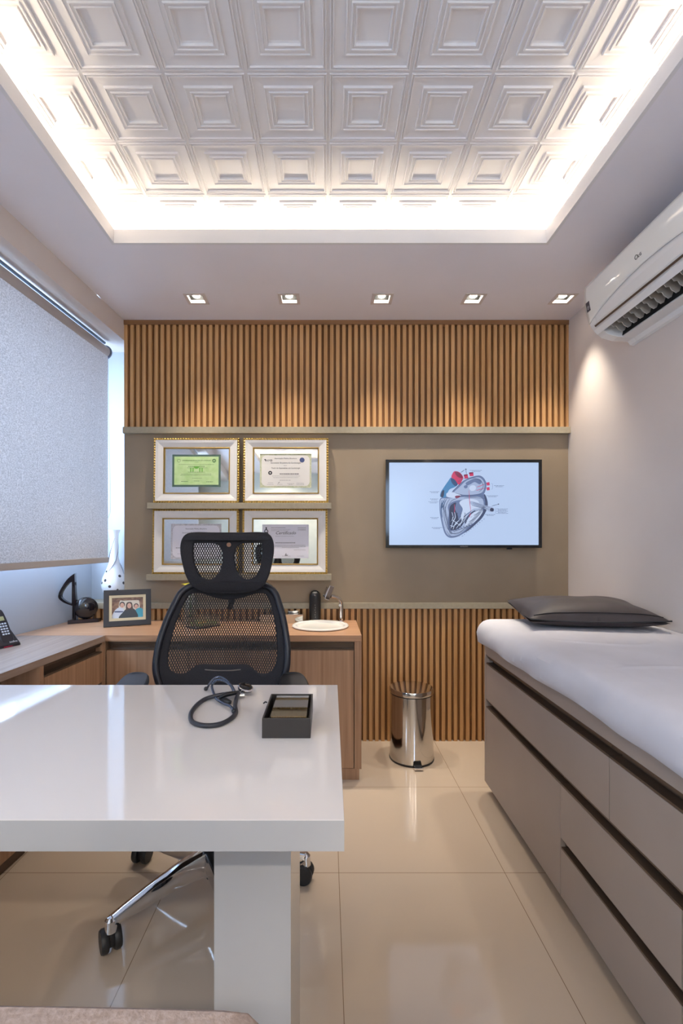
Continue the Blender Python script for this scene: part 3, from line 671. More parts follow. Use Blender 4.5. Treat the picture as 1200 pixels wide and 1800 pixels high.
        lett(lambda m: m.shape(disc(-.078,-.010,.011,.004), .0001, c3), 'ink', 'round_seal')
        lett(lambda m: lines(m, [(-.11,-.07,-.075,.002),(-.03,.01,-.075,.002),(.05,.1,-.075,.002)]), 'ink_soft')
    else:
        lett(lambda m: (m.text('Certificado', c3, .027, y=.042, shear=.35), lines(m, [(-.06,.06,-.010,.0035)]), m.text('UNIVERSIDADE', c3, .0075, x=.097, y=.078), m.text('LONDRINA', c3, .0095, x=.097, y=.066, thick=.0003)))
        lett(lambda m: (m.shape(disc(-.115,.060,.0125,.008), .0001, c3), m.shape([[(-.118,.070),(-.112,.070),(-.111,.085),(-.119,.085)]], .0001, c3), m.shape([[(-.13,.046),(-.10,.046),(-.108,.056),(-.122,.056)]], .0001, c3)), 'ink', 'emblem')
        lett(lambda m: lines(m, [(-.085,.0,.080,.003),(-.085,.03,.070,.0016),(-.085,.02,.063,.0016),(-.06,.05,.030,.0016),(-.11,.12,-.024,.0018),(-.115,.12,-.031,.0018),(-.02,.08,-.038,.0018),(.05,.12,-.052,.0018),(-.11,-.06,-.088,.0018),(-.02,.03,-.088,.0018),(.07,.11,-.088,.0018)]), 'ink_soft')
        lett(lambda m: m.shape([[(-.005,-.085),(.004,-.068),(.008,-.082),(.016,-.076),(.012,-.086)]], .0001, c3), 'ink_soft', 'signature')
    return r
frame((344.6-CX)*2.805/F, 1.432, .508, .386, 'green', 'white and gold picture frame holding the green certificate')
frame((502-CX)*2.805/F, 1.432, .506, .386, 'lilac', 'white and gold frame on the upper ledge holding a white certificate')
frame((343-CX)*2.805/F, 1.010, .512, .387, 'grey', 'white and gold frame on the lower ledge, left of the headrest, white certificate')
frame((500.5-CX)*2.805/F, 1.010, .505, .387, 'cert', 'white and gold frame on the lower ledge holding the Certificado sheet')

# ------------------------------------------------------------------ counters
ZT = 0.73; CFY = 2.384; CRX = .173
xi, yi = -1.118, 2.384
def cx_(y): return xi - SL*(yi-y)
m = MB(); m.shape([[(nx(CFY)+.002,CFY),(CRX,CFY),(CRX,YB-.001),(nx(YB)+.002,YB-.001)], [(-.038+.141*math.cos(k*math.pi/24), 2.632+.141*math.sin(k*math.pi/24)) for k in range(48)]], .03, lambda a,b,c: (a, b, ZT-.015+c))
thing('countertop', m, 'oak_x', 'oak worktop with the round sink running along the slatted back wall', 'countertop', bevel=.001)
yl = 0.95
m = MB(); m.prism([(cx_(yl),yl),(cx_(CFY-.001),CFY-.001),(nx(CFY-.001)+.002,CFY-.001),(nx(yl)+.002,yl)], 'z', ZT-.03, ZT)
thing('countertop', m, 'oak_y', 'oak worktop under the window, carrying the cordless phone', 'countertop', bevel=.001)
# back cabinet
bc = empty('base_cabinet', (-.45, 2.60, 0), 'long oak cabinet with dark grip channel under the sink worktop', 'cabinet')
m = MB(); m.box(CRX-.036, CRX-.001, CFY, YB-.002, .057, ZT-.031); m.box(xi-.02, CRX-.036, CFY+.03, YB-.002, .057, .075); m.box(xi-.02, CRX-.036, YB-.02, YB-.002, .075, ZT-.031); m.box(xi-.02,xi+.0,CFY+.03,YB-.02,.075,ZT-.031)
m.box(xi-.03, xi+.0, CFY+.0, CFY+.03, .057, ZT-.031)
build('carcass', m, 'oak_z', bc, bevel=.001)
build('plinth', MB().box(xi, CRX-.012, CFY+.006, CFY+.024, 0, .057), 'oak_z', bc)
m = MB()
for z0, z1, y0 in ((.693,.699,CFY+.004),(.684,.690,CFY+.010),(.655,.662,CFY+.004)): m.box(xi+.012, CRX-.037, y0, CFY+.03, z0, z1)
m.box(xi+.012, CRX-.037, CFY+.03, CFY+.034, .655, .699); build('grip_channel', m, 'bronze', bc)
xs = [xi+.004, -.70, -.29, CRX-.038]
for k in range(3): build('door', MB().box(xs[k]+.0015, xs[k+1]-.0015, CFY+.003, CFY+.021, .06, .654), 'oak_z', bc, bevel=.001)
# cabinet under the window worktop (skewed frame: local x into room, y deeper)
T = skew(cx_(CFY-.004), CFY-.004)
wc = empty('base_cabinet', (-1.3, 2.15, 0), 'oak drawer cabinet with dark grip channels under the window worktop', 'cabinet')
D = .40; LN = .481
m = MB(T); m.box(-.37,0,-LN,-LN+.022,.057,ZT-.031); m.box(-.37,-.004,-.02,0.0,.057,ZT-.031); m.box(-.37,-.03,-LN,0,.057,.075); m.box(-.37,-.355,-LN,0,.075,ZT-.031)
build('carcass', m, 'oak_z', wc, bevel=.001)
build('plinth', MB(T).box(-.36,-.02,-LN+.01,-.01,0,.057), 'oak_z', wc)
for z1 in (ZT-.033, .50, .28):
    m = MB(T)
    for a, b, x in ((0,-.006,-.004),(-.010,-.016,-.012),(-.042,-.049,-.004)): m.box(-.035, x, -LN+.023, -.021, z1+b, z1+a)
    m.box(-.038,-.035,-LN+.023,-.021,z1-.049,z1); build('grip_channel', m, 'bronze', wc)
for z0, z1 in ((.502,ZT-.083),(.282,.449),(.06,.229)): build('drawer', MB(T).box(-.024,-.003,-LN+.024,-.022,z0,z1), 'oak_z', wc, bevel=.001)
# low wooden unit in the knee space
T2 = skew(cx_(1.84)+.0, 1.84)
lu = empty('low_cabinet', (-1.3, 1.6, 0), 'low oak unit on a dark plinth, floor level left under the desk', 'cabinet')
build('carcass', MB(T2).box(-.30,0,-.5,0,.045,.40), 'oak_z', lu, bevel=.001)
build('plinth', MB(T2).box(-.29,-.012,-.49,-.012,0,.045), 'bronze', lu)

# sink
sk = empty('wash_basin', (-.038, 2.632, ZT), 'round white ceramic basin set in the oak worktop', 'sink')
R_ = .157
pr = [(R_-.012,.0),(R_-.002,.003),(R_,.008),(R_-.004,.0125),(R_-.012,.014),(R_-.022,.011),(R_-.03,.0),(R_-.05,-.03),(R_-.08,-.055),(.03,-.066),(.016,-.068)]
build('bowl', MB().lathe([(r*1.0,z) for r,z in pr],(-.038,2.632,ZT),56), 'porcelain', sk, smooth=True)
# bowl needs an opening in the top: drain
build('drain', MB().lathe([(.0001,-.066),(.016,-.066),(.017,-.068)],(-.038,2.632,ZT),20), 'chrome', sk, smooth=True)
# tap
fx, fy = .083, 2.815
tp = empty('tap', (fx, fy, ZT), 'chrome arched basin tap with a flat lever plate', 'tap')
m = MB(); m.lathe([(.0001,0),(.02,0),(.02,.004),(.0135,.006)],(fx,fy,ZT),20); m.tube([(fx,fy,ZT+.004),(fx,fy,ZT+.09),(fx-.002,fy-.004,ZT+.115),(fx-.018,fy-.02,ZT+.138),(fx-.042,fy-.04,ZT+.150),(fx-.066,fy-.06,ZT+.156)], .0125, 16, smooth=6)
build('spout', m, 'chrome', tp, smooth=True)
xh, zh = Q(577, 1041, 2.745); Th = Matrix.Translation((xh,2.745,zh))@Matrix.Rotation(math.radians(-22),4,'Y').inverted()@Matrix.Rotation(math.radians(25),4,'Z')
build('lever_plate', MB(Th).box(-.015,.015,-.018,-.010,-.042,.042), 'chrome', tp, bevel=.002)
build('spout_head', MB(Th).box(-.014,.018,-.010,.026,-.034,.026), 'chrome', tp, bevel=.004)
build('valve', MB().lathe([(.0001,0),(.008,0),(.008,.03),(.0001,.03)],(0,0,0),12,T=Matrix.Translation((fx-.008,fy-.012,ZT+.10))@Matrix.Rotation(math.pi/2,4,'X')), 'chrome', tp, smooth=True)
# soap dispenser
x, _z = Q(553.4, 1060, 2.81)
sd = empty('soap_dispenser', (x, 2.81, ZT), 'black capsule-shaped soap dispenser behind the round basin', 'soap dispenser')
pr = [(.0001,.004),(.033,.004),(.0345,.008),(.0345,.15)]+[(.0345*math.cos(a*math.pi/16), .15+.0345*math.sin(a*math.pi/16)) for a in range(1,8)]+[(.0001,.1845)]
build('body', MB().lathe(pr,(x,2.81,ZT),32), 'black', sd, smooth=True)
build('base_ring', MB().lathe([(.0001,0),(.031,0),(.031,.004),(.0001,.004)],(x,2.81,ZT),32), mat('olive_ring', srgb(110,100,60), .4), sd)
build('sensor_button', MB().ball((x,2.778,ZT+.158),.0045), mat('grey_dot', srgb(120,110,110), .3), sd, smooth=True)
m = MB()
for q in range(6): m.ball((x+.002+.001*(-1)**q, 2.7755, ZT+.030+q*.014), .0032, 6, 4, (.8,.3,1.6))
build('printed_mark', m, mat('faded_print', srgb(90,86,86), .5), sd)
# mirrored tissue box
x1, _ = Q(532, 1096, 2.735); x0 = x1-.25
tb = empty('tissue_box', ((x0+x1)/2, 2.78, ZT), 'mirrored tissue box beside the basin, half behind the chair', 'tissue box')
build('body', MB().box(x0,x1,2.735,2.845,ZT,ZT+.052), 'mirror', tb, bevel=.001)
m = MB(); m.shape([[(math.cos(q*.3)*.035,math.sin(q*.3)*.014) for q in range(21)]], .001, lambda a,b,c: (x1-.06+a, 2.79+b, ZT+.0527+c)); build('slot', m, 'dark', tb)
m = MB(); m.grid(lambda u,v: (x1-.06+(u-.5)*.05*(1+.3*v), 2.79+.012*math.sin(u*7+v*2), ZT+.052+v*.012), 14, 5); 
ti = build('tissue', m, 'paper', tb, smooth=True); md = ti.modifiers.new('t','SOLIDIFY'); md.thickness = .0008

# ------------------------------------------------------------------ desk
ZD = 0.76
dk = empty('desk', (-.55, 1.10, 0), 'white high-gloss desk on a slab leg in the foreground', 'desk')
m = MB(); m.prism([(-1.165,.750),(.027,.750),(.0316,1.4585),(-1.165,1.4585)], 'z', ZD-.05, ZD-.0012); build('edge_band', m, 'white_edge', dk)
m = MB(); m.prism([(-1.165,.750),(.0265,.750),(.0312,1.4585),(-1.165,1.4585)], 'z', ZD-.0012, ZD); build('desktop', m, 'white_gloss', dk)
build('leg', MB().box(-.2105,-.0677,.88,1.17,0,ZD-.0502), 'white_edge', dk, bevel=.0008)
build('leg', MB().box(-1.145,-1.10,.80,1.42,0,ZD-.0502), 'white_gloss', dk, bevel=.0008)

# stethoscope
def D_(u, v, h=0.0):          # crop of the photograph around it
    x, y = P(300+u/3.75, 1170+v/3.75, ZD+h); return (x, y, ZD+h)
stt = empty('stethoscope', D_(300,260), 'dark grey stethoscope lying coiled on the white desk', 'stethoscope')
r_ = .0058
m = MB(); m.tube([D_(428,180,.014),D_(370,186,.014),D_(300,198,r_+.006),D_(225,222,r_),(D_(170,262,r_)),D_(134,315,r_),D_(136,362,r_),D_(180,388,r_),D_(250,396,r_),D_(330,384,r_),D_(395,350,r_),D_(428,312,r_),D_(424,262,r_+.004),D_(434,215,.012),D_(446,182,.016)], r_, 12, smooth=8)
build('tubing', m, mat('steth_tube', srgb(46,46,52), .35), stt, smooth=True)
m = MB(); m.tube([D_(428,182,.014),D_(400,130,.022),D_(362,92,.028),D_(318,74,.028),D_(278,92,.022),D_(252,128,.010),D_(236,156,.006)], .0032, 10, smooth=8)
m.tube([D_(420,190,.012),D_(398,135,.030),D_(350,100,.034),D_(300,98,.028),D_(272,130,.014),D_(282,180,.010),D_(306,224,.010),D_(350,250,.012),D_(392,268,.010),D_(414,300,.008)], .0036, 10, smooth=8)
build('headset', m, mat('steth_metal', srgb(96,104,122), .25, .6), stt, smooth=True)
m = MB(); m.tube([D_(318,214,.012),D_(345,200,.018),D_(385,188,.020),D_(425,180,.018),D_(446,172,.014)], [.004,.009,.0105,.009,.006], 12, smooth=6, flat=.6); build('yoke', m, 'black', stt, smooth=True)
m = MB(); m.tube([D_(330,222,.006),D_(360,236,.008),D_(400,242,.006)], [.005,.010,.004], 10, smooth=4); build('spring', m, 'black', stt, smooth=True)
m = MB(); m.ball(D_(232,152,.008), .0062, 12, 8, (1,1.3,1)); build('ear_tip', m, 'rubber', stt, smooth=True)
m = MB(); m.ball(D_(416,300,.008), .0062, 12, 8); build('ear_tip', m, 'rubber', stt, smooth=True)
c = Vector(D_(492,146,.020)); Tc = Matrix.Translation(c)@Matrix.Rotation(math.radians(10),4,'X')@Matrix.Rotation(math.radians(16),4,'Y')
m = MB(Tc); m.lathe([(.0001,.009),(.012,.009),(.0175,.007),(.0215,.002),(.0215,-.004),(.016,-.008),(.0001,-.009)],(0,0,0),32)
cp = build('chest_piece', m, 'black_gloss', stt, smooth=True)
build('rim', MB(Tc).lathe([(.0205,.0045),(.0225,.003),(.0225,-.001),(.0205,-.003)],(0,0,0),32), 'chrome', cp, smooth=True)
m = MB(); m.tube([tuple(c+Vector((-.004,-.004,-.006))), D_(465,175,.012), D_(446,180,.014)], [.006,.0045,.0045], 10, smooth=4); m.tube([D_(455,196,.009),D_(485,194,.009)], .0065, 10); build('stem', m, 'steel', stt, smooth=True)

# black desk box with mirror plate
bx0, bx1, by0, by1, bh = -.1465, -.0375, 1.061, 1.235, .0446
bo = empty('desk_box', (-.092, 1.148, ZD), 'small black box with a mirrored inset plate on the desk', 'box')
m = MB(); t = .004
m.box(bx0,bx1,by0,by0+t,ZD,ZD+bh); m.box(bx0,bx1,by1-t,by1,ZD,ZD+bh); m.box(bx0,bx0+t,by0+t,by1-t,ZD,ZD+bh); m.box(bx1-t,bx1,by0+t,by1-t,ZD,ZD+bh); m.box(bx0+t,bx1-t,by0+t,by1-t,ZD,ZD+.01)
build('case', m, mat('box_black', srgb(52,48,46), .4), bo, bevel=.0008)
build('inset_plate', MB().box(bx0+.016,bx1-.010,by0+.012,by1-.006,ZD+bh-.006,ZD+bh-.002), mat('dark_mirror', (.30,.29,.28), .03, 1), bo)
build('plate_support', MB().box(bx0+.03,bx1-.03,by0+.03,by1-.03,ZD+.010,ZD+bh-.006), 'black', bo)
m = MB(); m.tube([(bx0-.002,1.165,ZD+bh+.001),(bx0-.006,1.163,ZD+bh+.003),(bx0-.010,1.160,ZD+bh)], .0018, 8); build('clasp', m, 'black', bo, smooth=True)

# ------------------------------------------------------------------ office chair
oc = empty('office_chair', (-.40, 1.62, 0), 'black mesh office chair with headrest and chrome star base behind the desk', 'chair')
hx, hy = -.4016, 1.621
m = MB(); m.lathe([(.0001,.075),(.034,.075),(.042,.10),(.042,.135),(.030,.15),(.0001,.15)],(hx,hy,0),28); build('hub', m, 'chrome', oc, smooth=True)
for a in (225, 153, 81, 9, 297):
    q = math.radians(a); dx, dy = math.cos(q), math.sin(q)
    Tl = Matrix.Translation((hx,hy,0))@Matrix.Rotation(q,4,'Z')
    secs = [(.03,.029,.080,.160),(.12,.024,.082,.150),(.22,.020,.080,.131),(.29,.0175,.078,.114),(.325,.0165,.070,.104)]
    vs = []; fs = []
    for (x,w,zb,zt) in secs:
        vs += [(x,-w*.6,zb),(x,w*.6,zb),(x,w,zb+(zt-zb)*.45),(x,w*.75,zt-.004),(x,0,zt),(x,-w*.75,zt-.004),(x,-w,zb+(zt-zb)*.45)]
    for i in range(len(secs)-1):
        for k in range(7): fs.append((i*7+k,i*7+(k+1)%7,(i+1)*7+(k+1)%7,(i+1)*7+k))
    fs.append(list(range(7))); fs.append([(len(secs)-1)*7+k for k in range(7)])
    m = MB(Tl); m.add(vs, fs); m.lathe([(.0001,.103),(.010,.1015),(.0165,.094),(.0185,.062),(.0001,.062)],(.329,0,0),20)
    lg = build('leg', m, 'chrome', oc, smooth=True)
    sw = math.radians({225:35,153:-10,81:60,9:80,297:20}[a]); Tw = Matrix.Translation((hx+dx*.329,hy+dy*.329,0))@Matrix.Rotation(sw,4,'Z')
    m = MB(Tw)
    for s_ in (-1, 1):
        m.lathe([(.0001,.000),(.024,.0005),(.030,.003),(.033,.008),(.033,.018),(.030,.023),(.0001,.0235)],(0,0,0),28,
                T=Matrix.Translation((s_*.005,.006,.0332))@Matrix.Rotation(s_*math.pi/2,4,'Y'))
    m.box(-.006,.006,-.012,.02,.02,.058); m.lathe([(.0001,.05),(.015,.05),(.015,.071),(.0001,.071)],(0,0,0),16)
    build('caster', m, 'rubber', oc, smooth=True)
m = MB(); m.lathe([(.0001,.15),(.026,.15),(.026,.30),(.015,.30),(.015,.41),(.0001,.41)],(hx,hy,0),24); m.lathe([(.0001,.052),(.012,.052),(.014,.075),(.0001,.075)],(hx,hy,0),16); build('gas_lift', m, 'black', oc, smooth=True)
m = MB(); m.box(-.52,-.28,1.50,1.76,.41,.44); build('tilt_mechanism', m, 'black', oc, bevel=.01)
m = MB(); m.grid(lambda u,v: (0,0,0),1,1) if False else None
m = MB(); m.box(-.645,-.157,1.40,1.86,.44,.495); build('seat', m, 'black_fabric', oc, bevel=.024, seg=4)
xc0 = -.405
def backp(x, z, d=0.0):       # x from the chair's centre line; reclined and gently hollow
    y = 1.845+(z-.66)*.22 - 1.1*x*x*.55 + d
    return (xc0+x+(z-.8)*.035, y, z)
half = [(0,1.034),(.07,1.034),(.143,1.026),(.185,1.0),(.207,.955),(.228,.895),(.246,.82),(.252,.765),(.250,.71),(.232,.655),(.205,.60),(.15,.568),(.07,.556),(0,.553)]
inn = [(0,.968),(.05,.974),(.10,.990),(.14,.994),(.163,.978),(.180,.935),(.198,.87),(.209,.80),(.211,.745),(.198,.705),(.165,.690),(.135,.694),(.115,.712),(.09,.722),(.04,.721),(0,.720)]
def mirror(h): return [(x,z) for x,z in h]+[(-x,z) for x,z in h[::-1] if abs(x) > 1e-6]
outc = curve2(mirror(half), 8); innc = curve2(mirror(inn), 8)
m = MB(); m.tube([backp(x,z,0) for x,z in outc], .0135, 12, closed=True); build('back_frame', m, mat('frame_black', srgb(34,34,42), .3), oc, smooth=True)
def polar(loop, n, c=(0,.83)):
    res = []
    for k in range(n):
        a = 2*math.pi*k/n; d = (math.cos(a), math.sin(a)); best = 0
        for i in range(len(loop)):
            p, q = loop[i], loop[(i+1)%len(loop)]; ex, ey = q[0]-p[0], q[1]-p[1]; den = d[0]*ey-d[1]*ex
            if abs(den) < 1e-12: continue
            t = ((p[0]-c[0])*ey-(p[1]-c[1])*ex)/den; u = ((p[0]-c[0])*d[1]-(p[1]-c[1])*d[0])/den
            if t > 0 and -1e-9 <= u <= 1+1e-9: best = max(best, t)
        res.append((c[0]+d[0]*best, c[1]+d[1]*best))
    return res
n = 160; po, pi_ = polar(outc, n), polar(innc, n)
m = MB(); rings = []
for k in range(6):
    t = k/5; rings += [backp(po[i][0]*(1-t)+pi_[i][0]*t, po[i][1]*(1-t)+pi_[i][1]*t, .002) for i in range(n)]
m.add(rings, [(k*n+i,k*n+(i+1)%n,(k+1)*n+(i+1)%n,(k+1)*n+i) for k in range(5) for i in range(n)])
o = build('back_border', m, 'black_fabric', oc, smooth=True); md = o.modifiers.new('t','SOLIDIFY'); md.thickness = .006; md.offset = 0
m = MB(); rings = []
for k in range(8):
    t = k/8; rings += [backp(pi_[i][0]*(1-t), pi_[i][1]*(1-t)+.83*t, .003) for i in range(n)]
rings.append(backp(0,.83,.003))
m.add(rings, [(k*n+i,k*n+(i+1)%n,(k+1)*n+(i+1)%n,(k+1)*n+i) for k in range(7) for i in range(n)]+[(7*n+i,7*n+(i+1)%n,8*n) for i in range(n)])
build('back_net', m, 'net', oc, smooth=True)
m = MB(); m.tube([backp(-.07,.702,-.002),backp(-.03,.698,-.002),backp(.03,.698,-.002),backp(.07,.702,-.002)], .0022, 6, smooth=4); build('lumbar_slot', m, mat('slot_grey', srgb(120,112,108), .5), oc)
# support behind the back
m = MB(); m.tube([(xc0,1.76,.43),(xc0,1.86,.44),(xc0+.0,1.925,.52),(xc0+.005,1.925,.60),(xc0+.007,1.93,.68)], [.022,.024,.022,.018,.014], 12, smooth=5, flat=1.0)
m.tube([backp(-.10,.62,.03),backp(-.05,.61,.055),backp(.05,.61,.055),backp(.10,.62,.03)], .014, 10, smooth=4); build('back_support', m, 'black', oc, smooth=True)
# headrest
hr = [(0,1.232),(.06,1.232),(.125,1.233),(.158,1.226),(.173,1.203),(.176,1.165),(.168,1.115),(.155,1.068),(.134,1.032),(.10,1.012),(.05,1.004),(0,1.002)]
hout = curve2(mirror(hr), 6)
eye = [(.028,1.185),(.05,1.200),(.09,1.203),(.130,1.203),(.141,1.192),(.142,1.15),(.136,1.11),(.122,1.072),(.10,1.052),(.07,1.046),(.045,1.060),(.025,1.09),(.017,1.13),(.018,1.16)]
er = curve2(eye, 4); el = [(-x,z) for x,z in er]
xh0 = xc0+.013
def headp(a, b, c): return (xh0+a, 1.885-(1.13-b)*.02+c-.9*a*a, b)
m = MB(); m.shape([hout, er, el], .020, headp, bevel=.007); build('headrest', m, 'black_fabric', oc, smooth=False)
hd = oc.children[-1] if False else [c for c in oc.children if c.name.startswith('headrest')][0]
for e in (er, el):
    m = MB(); m.shape([e], .001, lambda a,b,c: headp(a,b,c+.002)); build('headrest_net', m, 'net', hd)
m = MB(); m.lathe([(.0001,0),(.0085,0),(.0085,.003),(.0001,.003)],(0,0,0),20,T=Matrix.Translation(headp(.003,1.190,-.0135))@Matrix.Rotation(math.pi/2,4,'X')); build('screw_cap', m, mat('cap_copper', srgb(150,110,90), .3, .5), hd, smooth=True)
m = MB(); m.tube([headp(0,1.12,.012),(xh0,1.955,1.05),(xh0,1.96,.98),(xh0-.005,1.93,.93)], .012, 10, smooth=5, flat=.6); build('headrest_stem', m, 'black', oc, smooth=True)
# arms
for s_ in (-1, 1):
    ax = xc0+s_*.290
    Ta = Matrix.Translation((ax,1.665,.668))@Matrix.Rotation(math.radians(-s_*12 if s_<0 else 8),4,'Z')
    m = MB(Ta); ol = curve2([(-.042,-.12),(0,-.13),(.042,-.12),(.047,0),(.038,.12),(0,.13),(-.038,.12),(-.047,0)],5)
    m.shape([ol], .026, lambda a,b,c: (a,b,.015+c+(.012*(1-(a/.047)**2) if c>0 else 0)), bevel=.008); ap = build('armrest', m, mat('arm_grey', srgb(62,68,80), .5) if s_<0 else 'black', oc, smooth=False)
    m = MB(); m.tube([(xc0+s_*.20,1.68,.44),(xc0+s_*.26,1.68,.45),(ax,1.68,.50),(ax,1.67,.60),(ax,1.665,.674)], [.016,.018,.02,.018,.016], 12, smooth=5); build('arm_post', m, 'black', oc, smooth=True)

# ------------------------------------------------------------------ visitor chair, bottom left edge
vc = empty('visitor_chair', (-.30, .50, 0), 'mauve grey upholstered visitor chair, only its back top showing at lower left', 'chair')
m = MB()
def vb(u, v):     # closed rounded back: v goes around the section, u across the width
    w = .275; uu = u*2-1; x = -.298+w*uu
    top = .870 - .045*max(0,(abs(uu)-.84)/.16)**2.4 - .006*uu*uu; ex = 1-.35*max(0,(abs(uu)-.85)/.15)**2
    th = .045*ex; a = 2*math.pi*v; cz = (top+.45)/2; hz = (top-.45)/2
    cy = .322; sy = abs(math.cos(a))**.25*math.copysign(1,math.cos(a)); sz = abs(math.sin(a))**.55*math.copysign(1,math.sin(a))
    return (x, cy+sy*th-(0.03*(cz+sz*hz-.45)), cz+sz*hz)
m.grid(vb, 32, 40); build('backrest', m, 'seat_grey', vc, smooth=True, merge=True)
m = MB(); m.box(-.555,-.055,.30,.70,.36,.46); build('seat', m, 'seat_grey', vc, bevel=.03, seg=4)
for x in (-.53,-.08):
    for y in (.27,.66):
        m = MB(); m.tube([(x,y,0),(x,y,.365)], .014, 10); build('leg', m, 'black', vc, smooth=True)

# ------------------------------------------------------------------ examination bed
XF = .757
eb = empty('drawer_cabinet', (1.1, 1.3, 0), 'long taupe drawer base with dark grip channels under the examination mattress', 'cabinet')
zt_, zh1, zd1, zh2, zd2, zb_ = .715, .663, .620, .453, .412, .053
YE, YN = 2.28, .262
m = MB(); m.box(XF,XF+.02,YE-.018,YE,zb_,zt_); m.box(XF+.02,XR-.002,YE-.018,YE,zb_,zt_); m.box(XF,XR-.002,YN,YE-.018,zh1,zt_); m.box(XF+.05,XR-.002,YN,YE-.018,zb_,zb_+.02); m.box(XF+.04,XF+.045,YN,YE-.018,zb_+.02,zh1); m.box(XF,XR-.002,YN,YN+.018,zb_,zh1)
m.box(XR-.02,XR-.002,YN+.018,YE-.018,zb_+.02,zh1)
build('carcass', m, 'drawer', eb, bevel=.0008)
build('plinth', MB().box(XF+.05, XR-.01, YN+.02, YE-.03, 0, zb_), 'drawer', eb)
def front(nm, y0, y1, z0, z1): return build(nm, MB().box(XF,XF+.018,y0+.0015,y1-.0015,z0,z1), 'drawer', eb, bevel=.0008)
def channel(y0, y1, z0, z1, par=eb):
    m = MB(); h = z1-z0
    for a, b, x in ((1,.86,.004),(.80,.66,.009),(.14,0,.002)): m.box(XF+x, XF+.038, y0+.001, y1-.001, z0+h*b, z0+h*a)
    m.box(XF+.034, XF+.039, y0+.001, y1-.001, z0, z1); return build('grip_channel', m, 'bronze', par)
ye = YE-.0185
front('drawer', 1.272, ye, zh2, zd1); channel(1.272, ye, zd1, zh1)
front('drawer', YN+.019, 1.272, zh2, zd1); channel(YN+.019, 1.272, zd1, zh1)
front('door', 1.537, ye, zb_, zd2); channel(1.537, ye, zd2, zh2)
channel(1.011, 1.537, zd2, zh2); front('drawer', 1.011, 1.537, .2425, zd2); channel(1.011, 1.537, .207, .2425); front('drawer', 1.011, 1.537, zb_, .207)
channel(YN+.019, 1.011, zd2, zh2); front('drawer', YN+.019, 1.011, .2425, zd2); channel(YN+.019, 1.011, .207, .2425); front('drawer', YN+.019, 1.011, zb_, .207)
# mattress under a white sheet
def plan(inset, n=420):
    x0, x1, y0, y1 = .722+inset, XR-.004, .262+inset, 2.372-inset; r = max(.10-inset,.02); pts = []
    L_ = []
    def seg(a, b, k): 
        for i in range(k): t = i/k; L_.append((a[0]+(b[0]-a[0])*t, a[1]+(b[1]-a[1])*t))
    def arc(cx, cy, a0, a1, k):
        for i in range(k): a = a0+(a1-a0)*i/k; L_.append((cx+r*math.cos(a), cy+r*math.sin(a)))
    seg((x0,y0), (x0,y1-r), 230); arc(x0+r,y1-r,math.pi,math.pi/2,30); seg((x0+r,y1),(x1,y1),50); seg((x1,y1),(x1,y0),80); seg((x1,y0),(x0,y0),30)
    return L_
sec = [(.014,.7165),(.006,.724),(.001,.742),(.0,.762),(.004,.782),(.013,.800),(.026,.813),(.042,.821),(.062,.8245),(.09,.826),(.13,.826)]
vs = []; nn = 0
def wr(x, y, z):
    d = (noise.noise(Vector((x*3+y*1.2, y*5-x*2, z*6)))*.011 + noise.noise(Vector((y*9+z*30, x*5, z*12)))*.007)
    return d
for ins, z in sec:
    L_ = plan(ins); nn = len(L_)
    for i, (x,y) in enumerate(L_):
        edge = 1 if z < .815 else .5; d = wr(x,y,z)*edge
        if x < 1.40: x += d*(1 if z < .81 else .3)
        sag = .010*noise.noise(Vector((y*2.3,3,0)))*(1 if z < .73 else 0)
        vs.append((x, y+ (d*.5 if y > 2.2 else 0), z+sag+(d*.25 if .8 < z < .823 else 0)))
m = MB(); m.add(vs, [(k*nn+i,k*nn+(i+1)%nn,(k+1)*nn+(i+1)%nn,(k+1)*nn+i) for k in range(len(sec)-1) for i in range(nn)])
ins = .13; x0, x1, y0, y1 = .722+ins, XR-.004, .262+ins, 2.372-ins
def topz(u, v):
    x = x0-.02+(x1-x0+.02)*u; y = y0-.02+(y1-y0+.045)*v
    cr = noise.noise(Vector((x*3.2+y*1.2, y*4.0-x, 1.3)))*.005 + .0035*max(0,1-abs((noise.noise(Vector((x*1.6,y*2.2,7)))))*22)
    fx_ = min(1,max(0,(x-x0+.02)/.06)); fy_ = min(1,max(0,min(y-(y0-.02),(y1+.025)-y)/.06))
    return (x, y, .8262+cr*fx_*fy_-.0012*(1-fx_*fy_))
m.grid(topz, 70, 190)
thing('mattress', m, 'sheet', 'examination mattress covered by a white sheet on the taupe drawer base', 'mattress', smooth=True)
# pillow
pw_, pd_ = .56, .36; TP = Matrix.Translation((1.155, 2.155, .835))@Matrix.Rotation(math.radians(-6),4,'Z')@Matrix.Rotation(math.radians(3),4,'X')
def pil(top):
    def f(u, v):
        a, b = u*2-1, v*2-1
        e = max(0,(1-abs(a)**2.6))**.55*max(0,(1-abs(b)**2.6))**.55
        px_ = 1-.05*(1-abs(a))*0; pinx = a*(pw_/2)*(1-.045*(1-b*b)); piny = b*(pd_/2)*(1-.06*(1-a*a))
        wrk = noise.noise(Vector((a*2.5,b*2.5,top)))*.006*e
        z = (.074*e+wrk+.038+.012*a*a*b*b+.0) if top else (.038-.038*e**.8)
        return (pinx, piny, z+.018*max(0,b)*abs(a))
    return f
m = MB(TP); m.grid(pil(1), 44, 30); m.grid(pil(0), 44, 30)
plw = empty('pillow', (1.155, 2.155, .83), 'dark brown-grey pillow at the head of the white-sheeted examination bed', 'pillow')
build('cover', m, 'pillow', plw, smooth=True, merge=True)
pf = pil(1)
